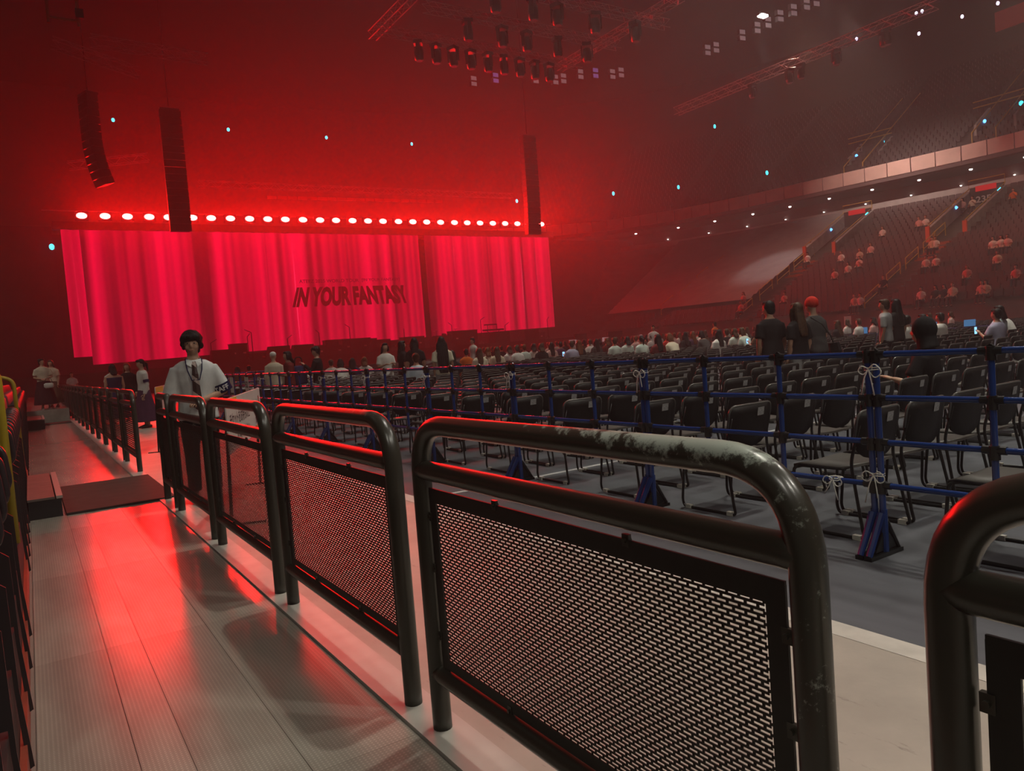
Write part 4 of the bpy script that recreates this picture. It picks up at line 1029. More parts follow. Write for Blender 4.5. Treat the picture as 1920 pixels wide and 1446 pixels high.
def figure(sit=False, lean=0.0, arms=None, hair='short', top='tee', bottom='trousers', voxel=.02, wide=1.0, turn=0.0, face=False, long_=.35, mats=None, nod=0.0, hv=1.0):
    """meshes of one person facing +Y with the base at z = 0; returns name -> mesh"""
    M = dict(skin=M_SKIN, top=CL['white'], bottom=CL['black'], hair=HC['black'], shoe=M_SHOE); M.update(mats or {})
    zh = .50 if sit else .90
    def tp(dz): return Vector((0, lean * max(0, dz) / .5, zh + dz))
    TOR = [(-.07, .12, .10), (0, .165, .115), (.10, .152, .108), (.20, .140, .10), (.33, .162, .112), (.44, .178, .105), (.50, .150, .088), (.54, .085, .068), (.575, .054, .056), (.66, .050, .054)]
    out = {}
    body = MB()
    def rings(lst, ex, z0, z1):
        return [[tp(dz) + Vector(((rx * wide + ex) * math.cos(2 * PI * k / 16), (ry * wide + ex) * math.sin(2 * PI * k / 16), 0)) for k in range(16)] for dz, rx, ry in lst if z0 <= dz <= z1]
    body.quadgrid(rings(TOR, 0, -1, 1), True, True, True)
    # head, turned and nodded on the neck
    hc = tp(.70) + Vector((0, .018, 0)); HR = Matrix.Rotation(turn, 3, 'Z') @ Matrix.Rotation(-nod, 3, 'X')
    def H(p): return hc + HR @ Vector(p)
    def hell(mb_, c, r, n=14, m=10): mb_.ell(H(c), r, n, m, rot=HR)
    hell(body, (0, 0, .01), (.074, .092, .105)); hell(body, (0, .022, -.055), (.054, .062, .062))
    hell(body, (0, .092, -.012), (.013, .020, .024)); hell(body, (0, .076, -.060), (.024, .020, .012))
    for s in (-1, 1): hell(body, (s * .075, -.008, -.008), (.010, .020, .031)); hell(body, (s * .034, .066, -.03), (.026, .022, .022))
    # legs
    LEG = []
    for s in (-1, 1):
        hp = Vector((s * .088 * wide, 0, zh - .02))
        if sit: kn = Vector((s * .10, .44, .50)); an = Vector((s * .11, .46, .09))
        else: kn = Vector((s * .095, .015, .49)); an = Vector((s * .10, -.01, .085))
        LEG.append((hp, kn, an))
        body.tube([hp, hp.lerp(kn, .45), kn, kn.lerp(an, .35), an], [.086 * wide, .076 * wide, .054, .052, .036], 10)
        body.tube([an + Vector((0, -.04, -.03)), an + Vector((0, .05, -.045)), an + Vector((0, .15, -.06))], [(.036, .032), (.042, .034), (.034, .02)], 8)
    # arms: (elbow, wrist) offsets from the shoulder joint
    if arms is None:
        arms = [((.05, -.02, -.29), (.03, .06, -.53))] * 2 if not sit else [((.06, .04, -.27), (-.03, .27, -.40))] * 2
    ARM = []
    for s, (e, w_) in zip((-1, 1), arms):
        sh = tp(.465) + Vector((s * .165 * wide, 0, 0))
        el = sh + Vector((s * e[0], e[1], e[2])); wr = sh + Vector((s * w_[0], w_[1], w_[2]))
        ARM.append((sh, el, wr)); body.tube([sh, sh.lerp(el, .5), el, el.lerp(wr, .4), wr], [.054, .046, .038, .036, .025], 10)
    bm = remesh(body, voxel * .7 if face else voxel, 'body', M['skin'], 1)
    hm = MB()
    for s, (sh, el, wr) in zip((-1, 1), ARM):
        d = wr - el; hand(hm, wr - d.normalized() * .01, d, (0, 0, 1) if abs(d.normalized().z) < .8 else (0, 1, 0), (-s, .0, 0) if abs(d.normalized().z) < .8 else (0, 1, 0))
    # hands stay finer than the remeshed skin, in the same body mesh
    vs_ = [tuple(v.co) for v in bm.vertices]; fs_ = [tuple(p.vertices) for p in bm.polygons]; k = len(vs_)
    me = bpy.data.meshes.new('body'); me.from_pydata(vs_ + hm.v, [], fs_ + [tuple(i + k for i in f) for f in hm.f]); me.materials.append(M['skin'])
    me.polygons.foreach_set('use_smooth', [True] * len(me.polygons)); me.update(); bpy.data.meshes.remove(bm); out['body'] = me
    # top
    t = MB(); ex = .020 if top != 'shirt' else .030
    t.quadgrid(rings([(-.06, .168, .122)] + [q for q in TOR if q[0] >= 0], ex, -.06, .545 if top != 'tank' else .46), True, True, True)
    fr = dict(tee=.78, shirt=.97, long=2.0, tank=0.0)[top]
    for sh, el, wr in ARM:
        if fr <= 0: 
            t.tube([tp(.40) + (sh - tp(.465)) * .45, tp(.52) + (sh - tp(.465)) * .45], [.05, .04], 8); continue
        if fr <= 1: q = [sh, sh.lerp(el, fr * .5), sh.lerp(el, fr)]; rr = [.066, .070, .076] if top == 'tee' else [.070, .080, .088]; q[0] = sh.lerp(tp(.46), .06 if top == 'shirt' else 0)
        else: q = [sh, sh.lerp(el, .5), el, el.lerp(wr, .5), el.lerp(wr, .93)]; rr = [.070, .062, .054, .050, .042]
        t.tube(q, rr, 10)
    out['top'] = remesh(t, voxel, 'top', M['top'], 2)
    # bottom
    b = MB()
    if bottom == 'skirt':
        rr = [(-.02, .165, .125), (.08, .165, .125)] if sit else []
        R_ = [(.11, .155, .115), (0, .19, .145), (-.25, .235, .20), (-.50, .275, .245), (-.74, .31, .275)]
        if sit: R_ = [(.11, .16, .12), (-.03, .19, .14)]
        ring = [[Vector(((rx * wide) * math.cos(2 * PI * k_ / 24) * (1 + (.05 * math.cos(6 * 2 * PI * k_ / 24) if dz < -.2 else 0)), (ry * wide) * math.sin(2 * PI * k_ / 24), zh + dz)) for k_ in range(24)] for dz, rx, ry in R_]
        b.quadgrid(ring, True, True, True)
        if sit:
            for hp, kn, an in LEG: b.tube([hp, kn], [.10, .075], 8)
    else:
        b.quadgrid(rings([(-.07, .15, .12), (0, .165, .115), (.11, .152, .108)], .014, -1, 1), True, True, True)
        lo = .92 if bottom == 'trousers' else .25
        for hp, kn, an in LEG:
            if bottom == 'trousers': b.tube([hp, hp.lerp(kn, .5), kn, kn.lerp(an, .5), kn.lerp(an, lo)], [.102 * wide, .092 * wide, .075, .070, .066], 10)
            else: b.tube([hp, hp.lerp(kn, .5), hp.lerp(kn, .9)], [.105 * wide, .10 * wide, .09], 10)
    out['trousers' if bottom == 'trousers' else ('skirt' if bottom == 'skirt' else 'shorts')] = remesh(b, voxel, 'bottom', M['bottom'], 2)
    # shoes
    sh_ = MB()
    for hp, kn, an in LEG:
        sh_.tube([an + Vector((0, -.065, -.045)), an + Vector((0, .03, -.040)), an + Vector((0, .12, -.055)), an + Vector((0, .185, -.066))], [(.036, .036), (.046, .044), (.046, .030), (.028, .016)], 10)
    out['shoes'] = sh_.mesh('shoes', M['shoe'], True)
    # hair or headwear
    h = MB()
    if hair == 'hood':
        hell(h, (0, -.02, .02), (.098, .115, .128)); h.tube([H((0, -.03, -.06)), H((0, -.05, -.17))], [(.09, .09), (.14, .10)], 12)
    elif hair == 'beanie':
        hell(h, (0, -.015, .055), (.098, .115, .105)); h.tube([H((0, -.01, .01)), H((0, -.012, .055))], [(.10, .116), (.102, .118)], 14)
    elif hair == 'cap':
        hell(h, (0, -.008, .055), (.086, .104, .078)); h.tube([H((0, .06, .03)), H((0, .17, .02))], [(.07, .01), (.05, .007)], 10)
    else:
        hell(h, (0, -.028, .034), (.088, .092, .097)); hell(h, (0, .042, .086), (.070, .052, .038))
        if hair in ('short', 'mop'):
            hell(h, (0, -.055, -.03), (.076, .060, .075))
            if hair == 'mop':
                for s in (-1, 1): hell(h, (s * .080, .004, .006), (.024, .052, .056)); hell(h, (s * .054, .062, .062), (.034, .032, .030))
                hell(h, (0, .068, .082), (.056, .036, .030))
                for q in range(9): h.tube([H((-.075 + .0185 * q, .055, .105)), H((-.082 + .0205 * q, .092 - .0006 * (q - 4) ** 2 * 3, .068)), H((-.076 + .020 * q, .091 - .0022 * (q - 4) ** 2, .028 + .012 * (q % 2)))], [.016, .014, .005], 6)
                hell(h, (0, -.026, .058), (.102, .096, .084))
        if hair in ('bob', 'long'):
            ln = .13 if hair == 'bob' else long_
            for s in (-1, 1): h.tube([H((s * .076, -.005, .03)), H((s * .086, 0, -.06)), H((s * .088, 0, -.06 - ln * .35))], [(.026, .052), (.028, .05), (.018, .035)], 8)
            base = [H((0, -.045, .03)), H((0, -.062, -.06))]
            end = Vector((0, -.085 + lean * .2, -ln)); b0 = base[1]
            h.tube([base[0], b0, b0 + end * .4, b0 + end * .75, b0 + end], [(.088, .062), (.094 * hv, .058), (.098 * hv, .05 * hv), (.094 * hv, .042 * hv), (.070 * hv, .026 * hv)], 14)
        if hair == 'bun': hell(h, (0, -.055, -.03), (.070, .055, .07)); hell(h, (0, -.10, .075), (.05, .05, .05))
        if hair == 'tail': hell(h, (0, -.055, -.03), (.070, .055, .07)); h.tube([H((0, -.10, .04)), H((0, -.15, -.02)), H((0, -.14, -.22))], [.025, .038, .012], 8)
    hm_ = remesh(h, min(voxel, .014), 'hair', M['hair'], 1)
    if hair not in ('hood', 'beanie', 'cap'):
        rnd = random.Random(3)
        for v in hm_.vertices:
            a = math.atan2(v.co.x - hc.x, v.co.y - hc.y); k_ = 1 + .022 * math.sin(a * 23) + .012 * math.sin(a * 41 + v.co.z * 30)
            if hair == 'mop': k_ += .06 * math.sin(v.co.x * 70 + v.co.z * 35) * math.sin(v.co.y * 55 + 1.3) + .05 * math.sin(a * 9 + v.co.z * 60); v.co.z += .010 * math.sin(v.co.x * 60 + v.co.y * 90)
            v.co.x = hc.x + (v.co.x - hc.x) * k_; v.co.y = hc.y + (v.co.y - hc.y) * k_
    out[dict(hood='hood', beanie='beanie', cap='cap').get(hair, 'hair')] = hm_
    if face:
        for s in (-1, 1):
            e = MB(); e.ell(H((s * .031, .078, .012)), (.0155, .010, .0062), 10, 6, rot=HR); out['eye' + ('' if s < 0 else ' ')] = e.mesh('eye', mat('eye_white', (.35, .30, .27), .3), True)
            e = MB(); e.ell(H((s * .031, .0865, .012)), (.0062, .004, .0062), 8, 6, rot=HR); out['pupil' + ('' if s < 0 else ' ')] = e.mesh('pupil', mat('pupil', (.008, .006, .005), .2), True)
            e = MB().tube([H((s * .012, .090, .034)), H((s * .032, .087, .039)), H((s * .052, .074, .034))], [.003, .004, .002], 6); out['brow' + ('' if s < 0 else ' ')] = e.mesh('brow', HC['black'], True)
        e = MB(); e.ell(H((0, .0905, -.058)), (.022, .008, .0045), 10, 6, rot=HR); e.ell(H((0, .089, -.067)), (.018, .008, .005), 10, 6, rot=HR); out['lips'] = e.mesh('lips', mat('lips', (.30, .12, .09), .5), True)
    out['_'] = dict(hc=hc, HR=HR, ARM=ARM, tp=tp, zh=zh)
    return out
def person(fig, label, loc, rz, s=1.0, group=None, over=None, name='person'):
    t = thing(name, label, 'person', loc, rz, group); t.scale = (s, s, s)
    for nm, me in fig.items():
        if nm == '_': continue
        o = link(nm.strip(), me, t)
        if over and nm.strip() in over:
            o.material_slots[0].link = 'OBJECT'; o.material_slots[0].material = over[nm.strip()]
    return t
def facing(p, q): return math.atan2(-(q[0] - p[0]), q[1] - p[1])
STAGE = (25, 65)

# ---- the young staff man behind the barrier
F = figure(arms=[((.10, -.04, -.27), (-.13, .19, -.33)), ((.075, -.01, -.29), (.07, .07, -.54))], hair='mop', top='shirt', voxel=.013, turn=-.12, nod=.06, face=True,
           mats=dict(top=cloth('staff_shirt', (.60, .61, .60)), bottom=CL['black'], skin=M_SKIN))
SP = Vector((1.42, 8.1, 0)); staff = person(F, 'young staff man in white short-sleeved shirt and striped tie behind the barrier', SP, PI - .14, 1.0, name='person')
inf = F['_']
# collar, tie, lanyard, arm band
def front(x, dz, ex=.0):     # a point on the chest front
    lst = [(0, .168, .122), (.20, .150, .112), (.33, .165, .118), (.44, .178, .108), (.50, .150, .092), (.55, .08, .07)]
    for (a, ra, ya), (b, rb, yb) in zip(lst, lst[1:]):
        if a <= dz <= b:
            t_ = (dz - a) / (b - a); rx = ra + (rb - ra) * t_; ry = ya + (yb - ya) * t_; break
    else: rx, ry = .16, .12
    rx += .030; ry += .030
    return Vector((x, ry * math.sqrt(max(0, 1 - (x / rx) ** 2)) + ex, inf['zh'] + dz))
mt = bpy.data.materials.new('striped_tie'); mt.use_nodes = True; nt = mt.node_tree; b_ = nt.nodes['Principled BSDF']
tc = nd(nt, 'ShaderNodeTexCoord'); mp = nd(nt, 'ShaderNodeMapping'); mp.inputs['Rotation'].default_value = (0, .75, 0); nt.links.new(tc.outputs['Object'], mp.inputs['Vector'])
wv = nd(nt, 'ShaderNodeTexWave', i_Scale=2.6, bands_direction='Z'); nt.links.new(mp.outputs[0], wv.inputs['Vector'])
rp = nd(nt, 'ShaderNodeValToRGB'); rp.color_ramp.interpolation = 'CONSTANT'; rp.color_ramp.elements[0].color = (.035, .014, .012, 1); rp.color_ramp.elements[1].position = .78; rp.color_ramp.elements[1].color = (.42, .33, .30, 1)
nt.links.new(wv.outputs['Color'], rp.inputs['Fac']); nt.links.new(rp.outputs[0], b_.inputs['Base Color']); b_.inputs['Roughness'].default_value = .5
mb = MB(); rg = []
for dz, hw in ((.525, .020), (.49, .026), (.485, .018), (.40, .028), (.25, .036), (.12, .042), (.07, .040), (.035, .004)):
    c = front(0, min(dz, .54), .016); rg.append([(c.x - hw, c.y - .004, c.z), (c.x, c.y + .006, c.z), (c.x + hw, c.y - .004, c.z), (c.x, c.y - .010, c.z)])
mb.quadgrid(rg, True, True, True).build('tie', mt, staff)
for s in (-1, 1):
    mb = MB(); P = [front(s * .012, .535, .02), front(s * .075, .55, .01), front(s * .070, .50, .022), front(s * .030, .47, .026)]
    mb.poly(P); mb.poly([p + Vector((0, -.01, .004)) for p in reversed(P)]); mb.build('collar', MATS['cloth_staff_shirt'], staff)
mb = MB(); pts = [inf['tp'](.56) + Vector((0, -.085, 0))]
for s, seq in ((1, (.56, .52, .44, .34)), (-1, (.34, .44, .52, .56))):
    for dz in seq:
        x = s * (.075 if dz > .5 else .085 * (dz - .22) / .28); pts.append(front(x, min(dz, .55), .014))
mb.tube(pts + [pts[0]], .006, 6).build('lanyard', CL['navy'], staff, True)
sh, el, wr = inf['ARM'][0]; ax = (el - sh).normalized(); c0 = sh.lerp(el, .66); c1 = sh.lerp(el, .97)
band = MB().tube([c0, c1], [.091, .094], 20, caps=False).build('arm_band', cloth('arm_band', (.012, .014, .05)), staff, True)
e1 = Vector((0, 1, 0)); e1 = (e1 - ax * e1.dot(ax)).normalized(); e2 = ax.cross(e1)
def onband(u, v):
    a = -1.25 + 1.9 * u
    return c1.lerp(c0, .2 + .6 * v) + (e1 * math.cos(a) + e2 * -math.sin(a)) * .0965
fit_text('STAFF', 'arm_band_lettering', onband, mat('white_print', (.6, .6, .6), .6), staff, .03)

# ---- shared seated and standing figures
P_ = {}
P_['short'] = figure(True, hair='short', voxel=.026); P_['bob'] = figure(True, hair='bob', voxel=.026); P_['long'] = figure(True, hair='long', voxel=.026, long_=.33)
P_['bun'] = figure(True, hair='bun', voxel=.026); P_['tail'] = figure(True, hair='tail', voxel=.026, lean=.06)
P_['bent'] = figure(True, hair='bob', voxel=.026, lean=.24, nod=.3); P_['phone'] = figure(True, hair='short', voxel=.026, arms=[((.07, .10, -.25), (.0, .27, -.12)), ((.07, .05, -.27), (.0, .28, -.35))])
P_['st_short'] = figure(False, hair='short', voxel=.024); P_['st_bob'] = figure(False, hair='bob', voxel=.024, bottom='skirt'); P_['st_long'] = figure(False, hair='long', voxel=.024, long_=.40)
P_['st_phone'] = figure(False, hair='bob', voxel=.024, arms=[((.05, .03, -.28), (-.06, .25, -.20)), ((.05, .03, -.28), (-.06, .25, -.22))])
def over(top, hair='black', bottom='black'): return dict(top=CL[top], hair=HC[hair], trousers=CL[bottom], skirt=CL[bottom])
def put(kind, px, d, label, top, hair='black', bottom='black', s=1.0, face=None, group=None, z=0.0):
    p = ondepth(px, 640, d); p.z = z
    return person(P_[kind], label, p, facing(p, face or STAGE), s, group, over(top, hair, bottom))
# the seated crowd, left to right: (pixel column, depth, figure, top, hair)
crowd = [(440, 27, 'bob', 'brown', 'black'), (462, 31, 'short', 'darkred', 'black'), (617, 25, 'short', 'white', 'brown'), (634, 22, 'bent', 'white', 'black'), (657, 23, 'long', 'navy', 'black'),
    (680, 24, 'bob', 'white', 'auburn'), (777, 17, 'bun', 'lightblue', 'brown'), (845, 19, 'long', 'black', 'black'), (872, 26, 'short', 'orange', 'black'), (897, 23, 'long', 'cream', 'brown'),
    (913, 25, 'bob', 'cream', 'auburn'), (930, 24, 'long', 'beige', 'brown'), (954, 27, 'bob', 'white', 'brown'), (968, 26, 'short', 'white', 'brown'), (982, 28, 'short', 'mint', 'auburn'),
    (999, 29, 'bob', 'floral', 'black'), (1014, 26, 'bob', 'black', 'brown'), (1033, 28, 'long', 'pink', 'black'), (1050, 30, 'short', 'plum', 'black'), (1071, 25, 'phone', 'lavender', 'brown'),
    (1085, 26, 'long', 'black', 'auburn'), (1106, 31, 'short', 'white', 'brown'), (1118, 29, 'long', 'charcoal', 'black'), (1138, 30, 'bob', 'darkred', 'auburn'), (1152, 25, 'short', 'mint', 'brown'),
    (1176, 26, 'bob', 'mint', 'black'), (1192, 31, 'short', 'pink', 'auburn'), (1205, 24, 'tail', 'mint', 'black'), (1222, 33, 'short', 'white', 'brown'), (1234, 22, 'long', 'darkred', 'black'),
    (1252, 30, 'bob', 'red', 'brown'), (1268, 23, 'bent', 'cream', 'auburn'), (1285, 27, 'long', 'black', 'black'), (1300, 29, 'long', 'plum', 'auburn'), (1316, 31, 'short', 'white', 'black'),
    (1328, 25, 'bent', 'charcoal', 'black'), (1348, 22, 'long', 'white', 'black'), (1363, 26, 'short', 'black', 'brown'), (1378, 25, 'bob', 'mint', 'brown'), (1393, 30, 'bob', 'cream', 'blond'),
    (1406, 24, 'bent', 'mint', 'brown'), (1424, 23, 'phone', 'brown', 'auburn'), (1438, 29, 'short', 'orange', 'black'), (1500, 33, 'long', 'navy', 'black'), (1572, 24, 'long', 'black', 'brown'),
    (1590, 30, 'bob', 'white', 'brown'), (1612, 26, 'short', 'white', 'brown'), (1640, 28, 'bob', 'pink', 'black'), (1702, 18, 'short', 'white', 'black'), (1732, 19, 'bob', 'blue', 'black'),
    (1765, 19, 'short', 'white', 'black'), (1745, 30, 'short', 'beige', 'brown'), (1785, 34, 'bob', 'pink', 'brown'), (1871, 15.5, 'phone', 'lavender', 'black'), (1905, 19, 'bent', 'white', 'black')]
HN = dict(short='short', bob='bobbed', long='long', bun='bun-tied', tail='ponytailed', bent='bobbed', phone='short')
order = sorted(c[0] for c in crowd)
for (px, d, kd, tp_, hr) in crowd:
    put(kd, px, d, 'spectator in %s top, %s %s hair, %s from left among the seated crowd' % (tp_.replace('darkred', 'dark red').replace('lightblue', 'light blue'), HN[kd], hr, ORD[order.index(px)]), tp_, hr, 'charcoal', 1.0, group='seated spectators on the floor')
# phones lit in the hands of those who hold one up
wr_ = P_['phone']['_']['ARM'][0][2]; nph = 0
for (px, d, kd, tp_, hr) in sorted(crowd):
    if kd != 'phone': continue
    p = ondepth(px, 640, d); p.z = 0; a = facing(p, STAGE); q = p + Matrix.Rotation(a, 3, 'Z') @ (wr_ + Vector((.02, .10, .05)))
    t = thing('phone', 'glowing phone held up in the seated crowd, %s from the left' % ORD[nph], 'phone', q, a); nph += 1
    MB().box((0, 0, 0), (.085, .012, .16)).build('case', M_HEAD, t); MB().box((0, -.008, 0), (.076, .004, .145)).build('screen', mat('phone_glow', (.1, .2, .3), .3, emit=(.25, .6, 1.0), estr=1.6), t)
# a back row of heads nearer the stage
rnd = random.Random(5)
for k in range(34):
    px = 905 + k * 15.5 + rnd.uniform(-4, 4); d = rnd.uniform(34, 43)
    tp_ = rnd.choice(['white', 'black', 'pink', 'charcoal', 'mint', 'darkred', 'brown', 'black']); hr = rnd.choice(['black', 'brown', 'brown', 'auburn'])
    kd = rnd.choice(['short', 'bob', 'long', 'bob'])
    put(kd, px, d, 'distant seated spectator in the far rows, %s head from the left' % ORD[k], tp_, hr, 'charcoal', 1.0, group='distant spectators near the stage')
# ---- standing people on the floor
put('st_phone', 720, 18.7, 'woman in white shirt standing and looking at her phone among the chairs', 'white', 'black', 'grey', .95, (5, -10))
put('st_long', 752, 19.5, 'standing woman in black turned to the right, beside the orange-sleeved one', 'black', 'black', 'black', .97, (60, 15))
o = put('st_long', 776, 18.5, 'standing woman in black vest over an orange shirt, seen from behind', 'black', 'black', 'black', .99)
put('st_short', 886, 29, 'staff man in white shirt and cap walking before the stage', 'white', 'black', 'black', 1.0, (-20, 20))
put('st_short', 1226, 33, 'staff man in white shirt and dark tie standing over the crowd', 'white', 'black', 'black', 1.0, (0, 0))
put('st_short', 1342, 36, 'standing person in an orange jacket behind the seated crowd', 'orange', 'black', 'black', .98)
put('st_short', 1662, 15.2, 'standing woman in grey T-shirt holding a phone at the right', 'grey', 'brown', 'black', .98, (0, 60))
put('st_long', 1683, 15.8, 'standing person with long black hair all in black at the right', 'black', 'black', 'black', .98)
put('bob', 1876, 17.5, 'dark-haired person in pale blue T-shirt sitting at the far right', 'lightblue', 'black', 'black', 1.05)
put('st_short', 127, 36, 'far staff member in white shirt and tie beyond the walkway barriers', 'white', 'brown', 'black', .96, (0, 0))
put('st_short', 203, 25, 'man in white shirt and face mask behind the woman in navy', 'white', 'black', 'black', .98, (0, 0))
LH = figure(False, hair='long', voxel=.02, long_=.66, hv=1.45, mats=dict(top=CL['cream'], bottom=CL['grey'], hair=HC['black']))
p = onz(826, 630, 1.66); p.z = 0; person(LH, 'woman with very long black hair down her back standing behind the fence', p, facing(p, STAGE), .955)
BG = figure(False, hair='mop', voxel=.02, top='long', arms=[((.06, .10, -.24), (-.05, .30, -.06)), ((.04, .12, -.25), (-.02, .33, -.14))], turn=.9, mats=dict(top=CL['black'], bottom=CL['charcoal'], hair=HC['black']))
p = onz(592, 650, 1.66); p.z = 0; t = person(BG, 'person in black lifting a dark blue bag behind the fence', p, facing(p, (-30, 40)), .96)
bg = thing('shoulder_bag', 'dark blue bag held up by the person in black', 'bag', p + Vector((-.42, .10, .72)), .5)
mb = MB(); mb.tube([(0, 0, 0), (0, 0, .04), (0, 0, .30), (0, 0, .48), (0, 0, .52)], [(.16, .08), (.20, .11), (.21, .12), (.18, .09), (.14, .05)], 14).build('body', CL['navy'], bg, True)
MB().tube(bend([(-.14, 0, .48), (-.10, 0, .72), (.10, 0, .72), (.14, 0, .48)], .08, 5), .014, 6).build('strap', CL['black'], bg, True); MB().box((0, -.11, .2), (.24, .03, .2)).build('pocket', CL['navy'], bg)
HD = figure(False, hair='cap', voxel=.02, top='long', mats=dict(top=CL['cream'], bottom=CL['charcoal'], hair=CL['white']))
p = onz(511, 660, 1.62); p.z = 0; person(HD, 'person in cream hooded jacket and white cap seen from behind', p, facing(p, (20, 60)), .94)
put('st_phone', 537, 17.5, 'person in dark clothes looking at a phone next to the white cap', 'darkred', 'black', 'black', .93, (-40, 20))
RH = figure(False, hair='beanie', voxel=.02, arms=[((.06, -.05, -.28), (.02, .12, -.48)), ((.06, .0, -.28), (.0, .24, -.34))], lean=.06, mats=dict(top=CL['charcoal'], bottom=CL['black'], hair=CL['red']))
p = Vector((10.75, 7.45, 0)); t = person(RH, 'person in bright red knitted hat and dark T-shirt with a cross-body bag', p, facing(p, (14, 30)), 1.0)
MB().tube([(-.20, -.06, 1.42), (-.05, -.145, 1.30), (.12, -.155, 1.10), (.24, -.10, .95)], .012, 6).build('bag_strap', CL['charcoal'], t); MB().tube([(.24, -.10, .98), (.25, -.11, .86), (.25, -.10, .76)], [(.05, .11), (.06, .13), (.045, .10)], 10).build('bag', CL['black'], t)
C1 = figure(False, hair='short', voxel=.02, mats=dict(top=CL['black'], bottom=CL['grey'], hair=HC['black']), lean=.05, turn=.3)
p = Vector((9.75, 7.55, 0)); person(C1, 'short-haired person in black T-shirt standing left of the red hat', p, facing(p, (20, 30)), 1.0)
C2 = figure(False, hair='long', voxel=.02, long_=.36, mats=dict(top=CL['black'], bottom=CL['grey'], hair=HC['brown']), turn=-.2)
p = Vector((9.85, 7.15, 0)); person(C2, 'person in black top and pale grey trousers bending beside the chairs', p, facing(p, (12, 30)), .96)
HS = figure(True, hair='hood', voxel=.018, bottom='shorts', arms=[((.10, .10, -.25), (.04, .26, -.20)), ((.06, .04, -.27), (-.03, .27, -.40))], mats=dict(top=CL['black'], bottom=CL['black'], hair=CL['black']))
person(HS, 'person in a black hood sitting alone in the near rows, bare knees showing', (4.39 + .55 * 5, ROW0 + RP * 2 + .16, -.0), .30, .98)
# ---- people on and beside the walkway
SW = figure(False, hair='tail', voxel=.018, top='long', bottom='skirt', nod=.15, turn=.1, mats=dict(top=CL['white'], bottom=CL['plum'], hair=HC['black']))
t = person(SW, 'staff woman in white blouse and long dark skirt standing past the gap', (2.36, 20.3, 0), PI / 2 + .2, .98)
sh, el, wr = SW['_']['ARM'][0]; MB().tube([sh.lerp(el, .55), sh.lerp(el, .8)], [.073, .070], 14, caps=False).build('arm_band', CL['navy'], t)
NV = figure(False, hair='bob', voxel=.02, top='tank', bottom='skirt', wide=1.15, mats=dict(top=CL['navy'], bottom=CL['navy'], hair=HC['black']))
p = ondepth(211, 690, 20.5); p.z = 0; person(NV, 'woman in sleeveless navy dress seen from behind', p, .15, .96)
AU = figure(False, hair='long', voxel=.022, top='long', mats=dict(top=CL['black'], bottom=CL['black'], hair=HC['red'])); p = ondepth(238, 690, 21.5); p.z = 0
person(AU, 'woman with reddish hair and black jacket facing the walkway', p, PI - .3, .97)
LW = figure(False, hair='bun', voxel=.02, bottom='skirt', wide=1.1, turn=.7, arms=[((.07, .02, -.28), (-.10, .20, -.33)), ((.07, .02, -.28), (-.10, .20, -.33))], mats=dict(top=CL['cream'], bottom=cloth('dark_skirt', (.05, .015, .02)), hair=HC['black'], shoe=M_SHOEW))
p = onY(80, 700, 29.0); t = person(LW, 'woman in cream T-shirt and long dark skirt standing on the far walkway', (p.x, 29.0, .40), PI, .97)
hb = thing('hand_bag', 'small white bag hanging before the dark skirt', 'bag', (p.x + .13, 28.70, .40 + .78), 0)
MB().tube([(0, 0, -.09), (0, 0, -.05), (0, 0, .05), (0, 0, .08)], [(.09, .03), (.14, .05), (.14, .05), (.09, .03)], 12).build('body', CL['white'], hb, True); MB().tube(bend([(-.12, 0, .05), (-.06, 0, .25), (.06, 0, .25), (.12, 0, .05)], .05, 4), .008, 5).build('strap', CL['charcoal'], hb)
p = onY(97, 700, 30.2); person(P_['st_bob'], 'second person in cream top standing close behind the woman on the walkway', (p.x, 30.2, .40), PI - .4, .95, None, over('cream', 'brown', 'brown'))
# seated people in the left stand
for k, (y, tp_, z) in enumerate(((14.6, 'pink', 0), (19.5, 'brown', 0), (22.5, 'cream', 0))):
    person(P_['bob'], 'spectator seated in the left stand, %s from the camera' % ORD[k], (-.80, y, .36), -PI / 2, 1.0, 'spectators in the left stand', over(tp_, 'black', 'charcoal'))
person(P_['st_short'], 'dark-haired person standing high in the left stand at the picture edge', (-.62, 12.9, .74), -PI / 2, .8, None, over('navy', 'black', 'black'))
# ---- people in the far stand
fs = [(1520, 468), (1518, 485), (1582, 478), (1598, 494), (1610, 490), (1618, 470), (1630, 466), (1657, 432), (1573, 506), (1730, 407), (1742, 405), (1748, 420), (1747, 452), (1757, 448), (1740, 483), (1754, 485), (1605, 556), (1618, 553),
      (1728, 545), (1752, 545), (1772, 540), (1790, 560), (1810, 508), (1870, 478), (1905, 505), (1840, 535), (1852, 530), (1865, 448), (1880, 446), (1890, 446), (1795, 378), (1808, 375), (1825, 373), (1905, 355), (1400, 560), (1390, 580), (1470, 560), (1445, 575), (1655, 525)]
rnd = random.Random(11)
for k, (px, py) in enumerate(sorted(fs)):
    v = ray(px, py - 0); tt = (1.7 + .9 + SLOPE * (-46.6) - EYE) / (v.z - SLOPE * v.x); q = CAMP + v * tt
    u = q.x - pathpt(q.y)[0].x; base = stand(q.y, u); r = math.floor((u + 20.4) / ROWD)
    bx = pathpt(q.y)[0].x - 20.4 + r * ROWD + .25
    tp_ = rnd.choice(['white', 'pink', 'cream', 'beige', 'white', 'orange', 'black', 'pink']); hr = rnd.choice(['black', 'brown', 'auburn'])
    kd = rnd.choice(['short', 'bob', 'long', 'phone'])
    person(P_[kd], 'spectator in the far right stand, %s from the left' % ORD[k], (bx, q.y, base.z - .14), PI / 2, 1.08, 'spectators in the far stand', over(tp_, hr, 'charcoal'))

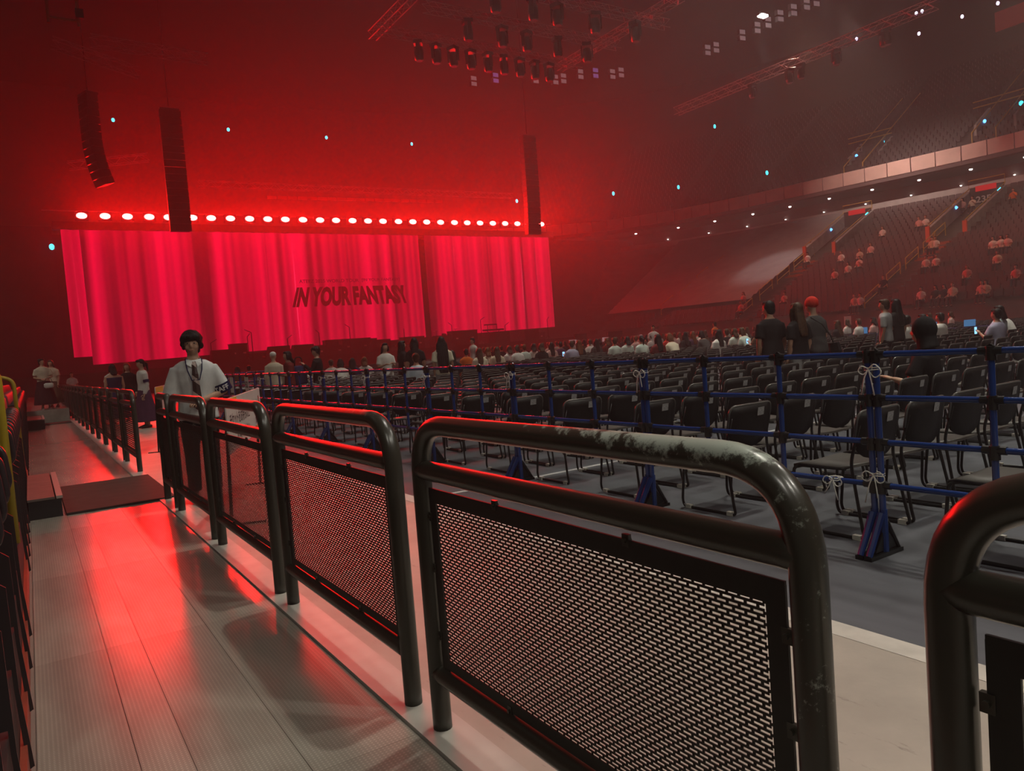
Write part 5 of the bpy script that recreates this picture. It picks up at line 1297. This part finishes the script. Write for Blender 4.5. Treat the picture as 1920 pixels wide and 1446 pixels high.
# ================================================================== SIGNS AND SMALL THINGS
M_SIGN = mat('sign_white', (.52, .50, .46), .6, vary=.05); M_INK = mat('sign_ink', (.015, .012, .012), .7); M_ORG = mat('sign_orange', (.60, .16, .05), .6); M_RED = mat('sign_red', (.45, .03, .03), .6); M_YELS = mat('sign_yellow', (.55, .40, .05), .6)
def sign(A, B, z0, z1, label):
    A, B = Vector((*A, 0)), Vector((*B, 0)); d = B - A; L_ = d.length
    t = thing('sign_board', label, 'sign', A, math.atan2(d.y, d.x))
    MB().box((L_ / 2, 0, (z0 + z1) / 2), (L_, .012, z1 - z0)).build('board', M_SIGN, t)
    for x in (.15, L_ - .15):
        MB().tube([(x, .06, 0), (x, .02, z1 - .04)], .014, 6).build('leg', M_CHROME, t); MB().tube([(x, -.22, 0), (x, .22, 0)], .014, 6).build('foot', M_CHROME, t)
    return t, L_
SA, SB = (1.34, 6.45), (2.20, 8.75)
t, L_ = sign(SA, SB, .62, 1.08, 'white ticket-check sign with black Japanese lettering behind the barrier')
yS = -.0085
def pm_(x0, x1, z0, z1): return lambda u, v: (x0 + (x1 - x0) * u, yS, z0 + (z1 - z0) * v)
fit_text('チケットをお持ちの上', 'lettering', pm_(.12, 1.42, .83, .95), M_INK, t, .012)
fit_text('ご移動ください', 'lettering', pm_(.35, 1.36, .68, .79), M_INK, t, .012)
fit_text('売店', 'lettering', pm_(1.86, 2.12, .72, .84), M_INK, t, .02)
MB().box((1.98, yS, .905), (.34, .004, .07)).build('red_block', M_RED, t); MB().box((1.98, yS, .665), (.34, .004, .06)).build('orange_block', M_ORG, t)
MB().poly([(2.22, yS, 1.0), (2.30, yS, 1.0), (2.34, yS, .74)]).build('red_arrow', M_RED, t); MB().box((.30, yS, 1.045), (.6, .004, .06)).build('yellow_band', M_YELS, t)
SA2 = onz(216, 733, 1.08); t, L_ = sign((1.75, 13.6), (2.5, 16.4), .70, 1.10, 'farther white ticket sign with yellow corner behind the far barriers')
fit_text('チケット', 'lettering', pm_(.9, 2.0, .86, .99), M_INK, t, .012); MB().box((.45, yS, 1.05), (.9, .004, .09)).build('yellow_band', M_YELS, t); MB().box((2.3, yS, .92), (.5, .004, .16)).build('red_block', M_RED, t)
for k, (px, tx) in enumerate(((434, 'B1'), (462, 'B2'))):
    p = onX(px, 712, FX - .03)
    t = thing('block_sign', 'small white block sign hung on the blue fence, %s one' % ('left', 'right')[k], 'sign', (p.x, p.y, 1.02))
    MB().box((0, 0, -.14), (.006, .30, .42)).build('sheet', M_SIGN, t); MB().box((-.005, 0, -.31), (.004, .26, .05)).build('dark_band', M_INK, t)
    if k: fit_text('B2', 'lettering', lambda u, v: (-.005, .10 - .2 * u, -.16 + .14 * v), M_INK, t, .02)
pl = ondepth(1588, 575, 30); t = thing('placard', 'small pink placard held up in the far right rows', 'sign', (pl.x, pl.y, 1.02), facing(pl, STAGE)); MB().box((0, 0, .25), (.5, .02, .36)).build('card', mat('pink_card', (.6, .22, .20), .6), t); MB().box((0, .02, -.1), (.04, .02, .5)).build('stick', CL['brown'], t)

bpy.data.scenes.remove(WORK)
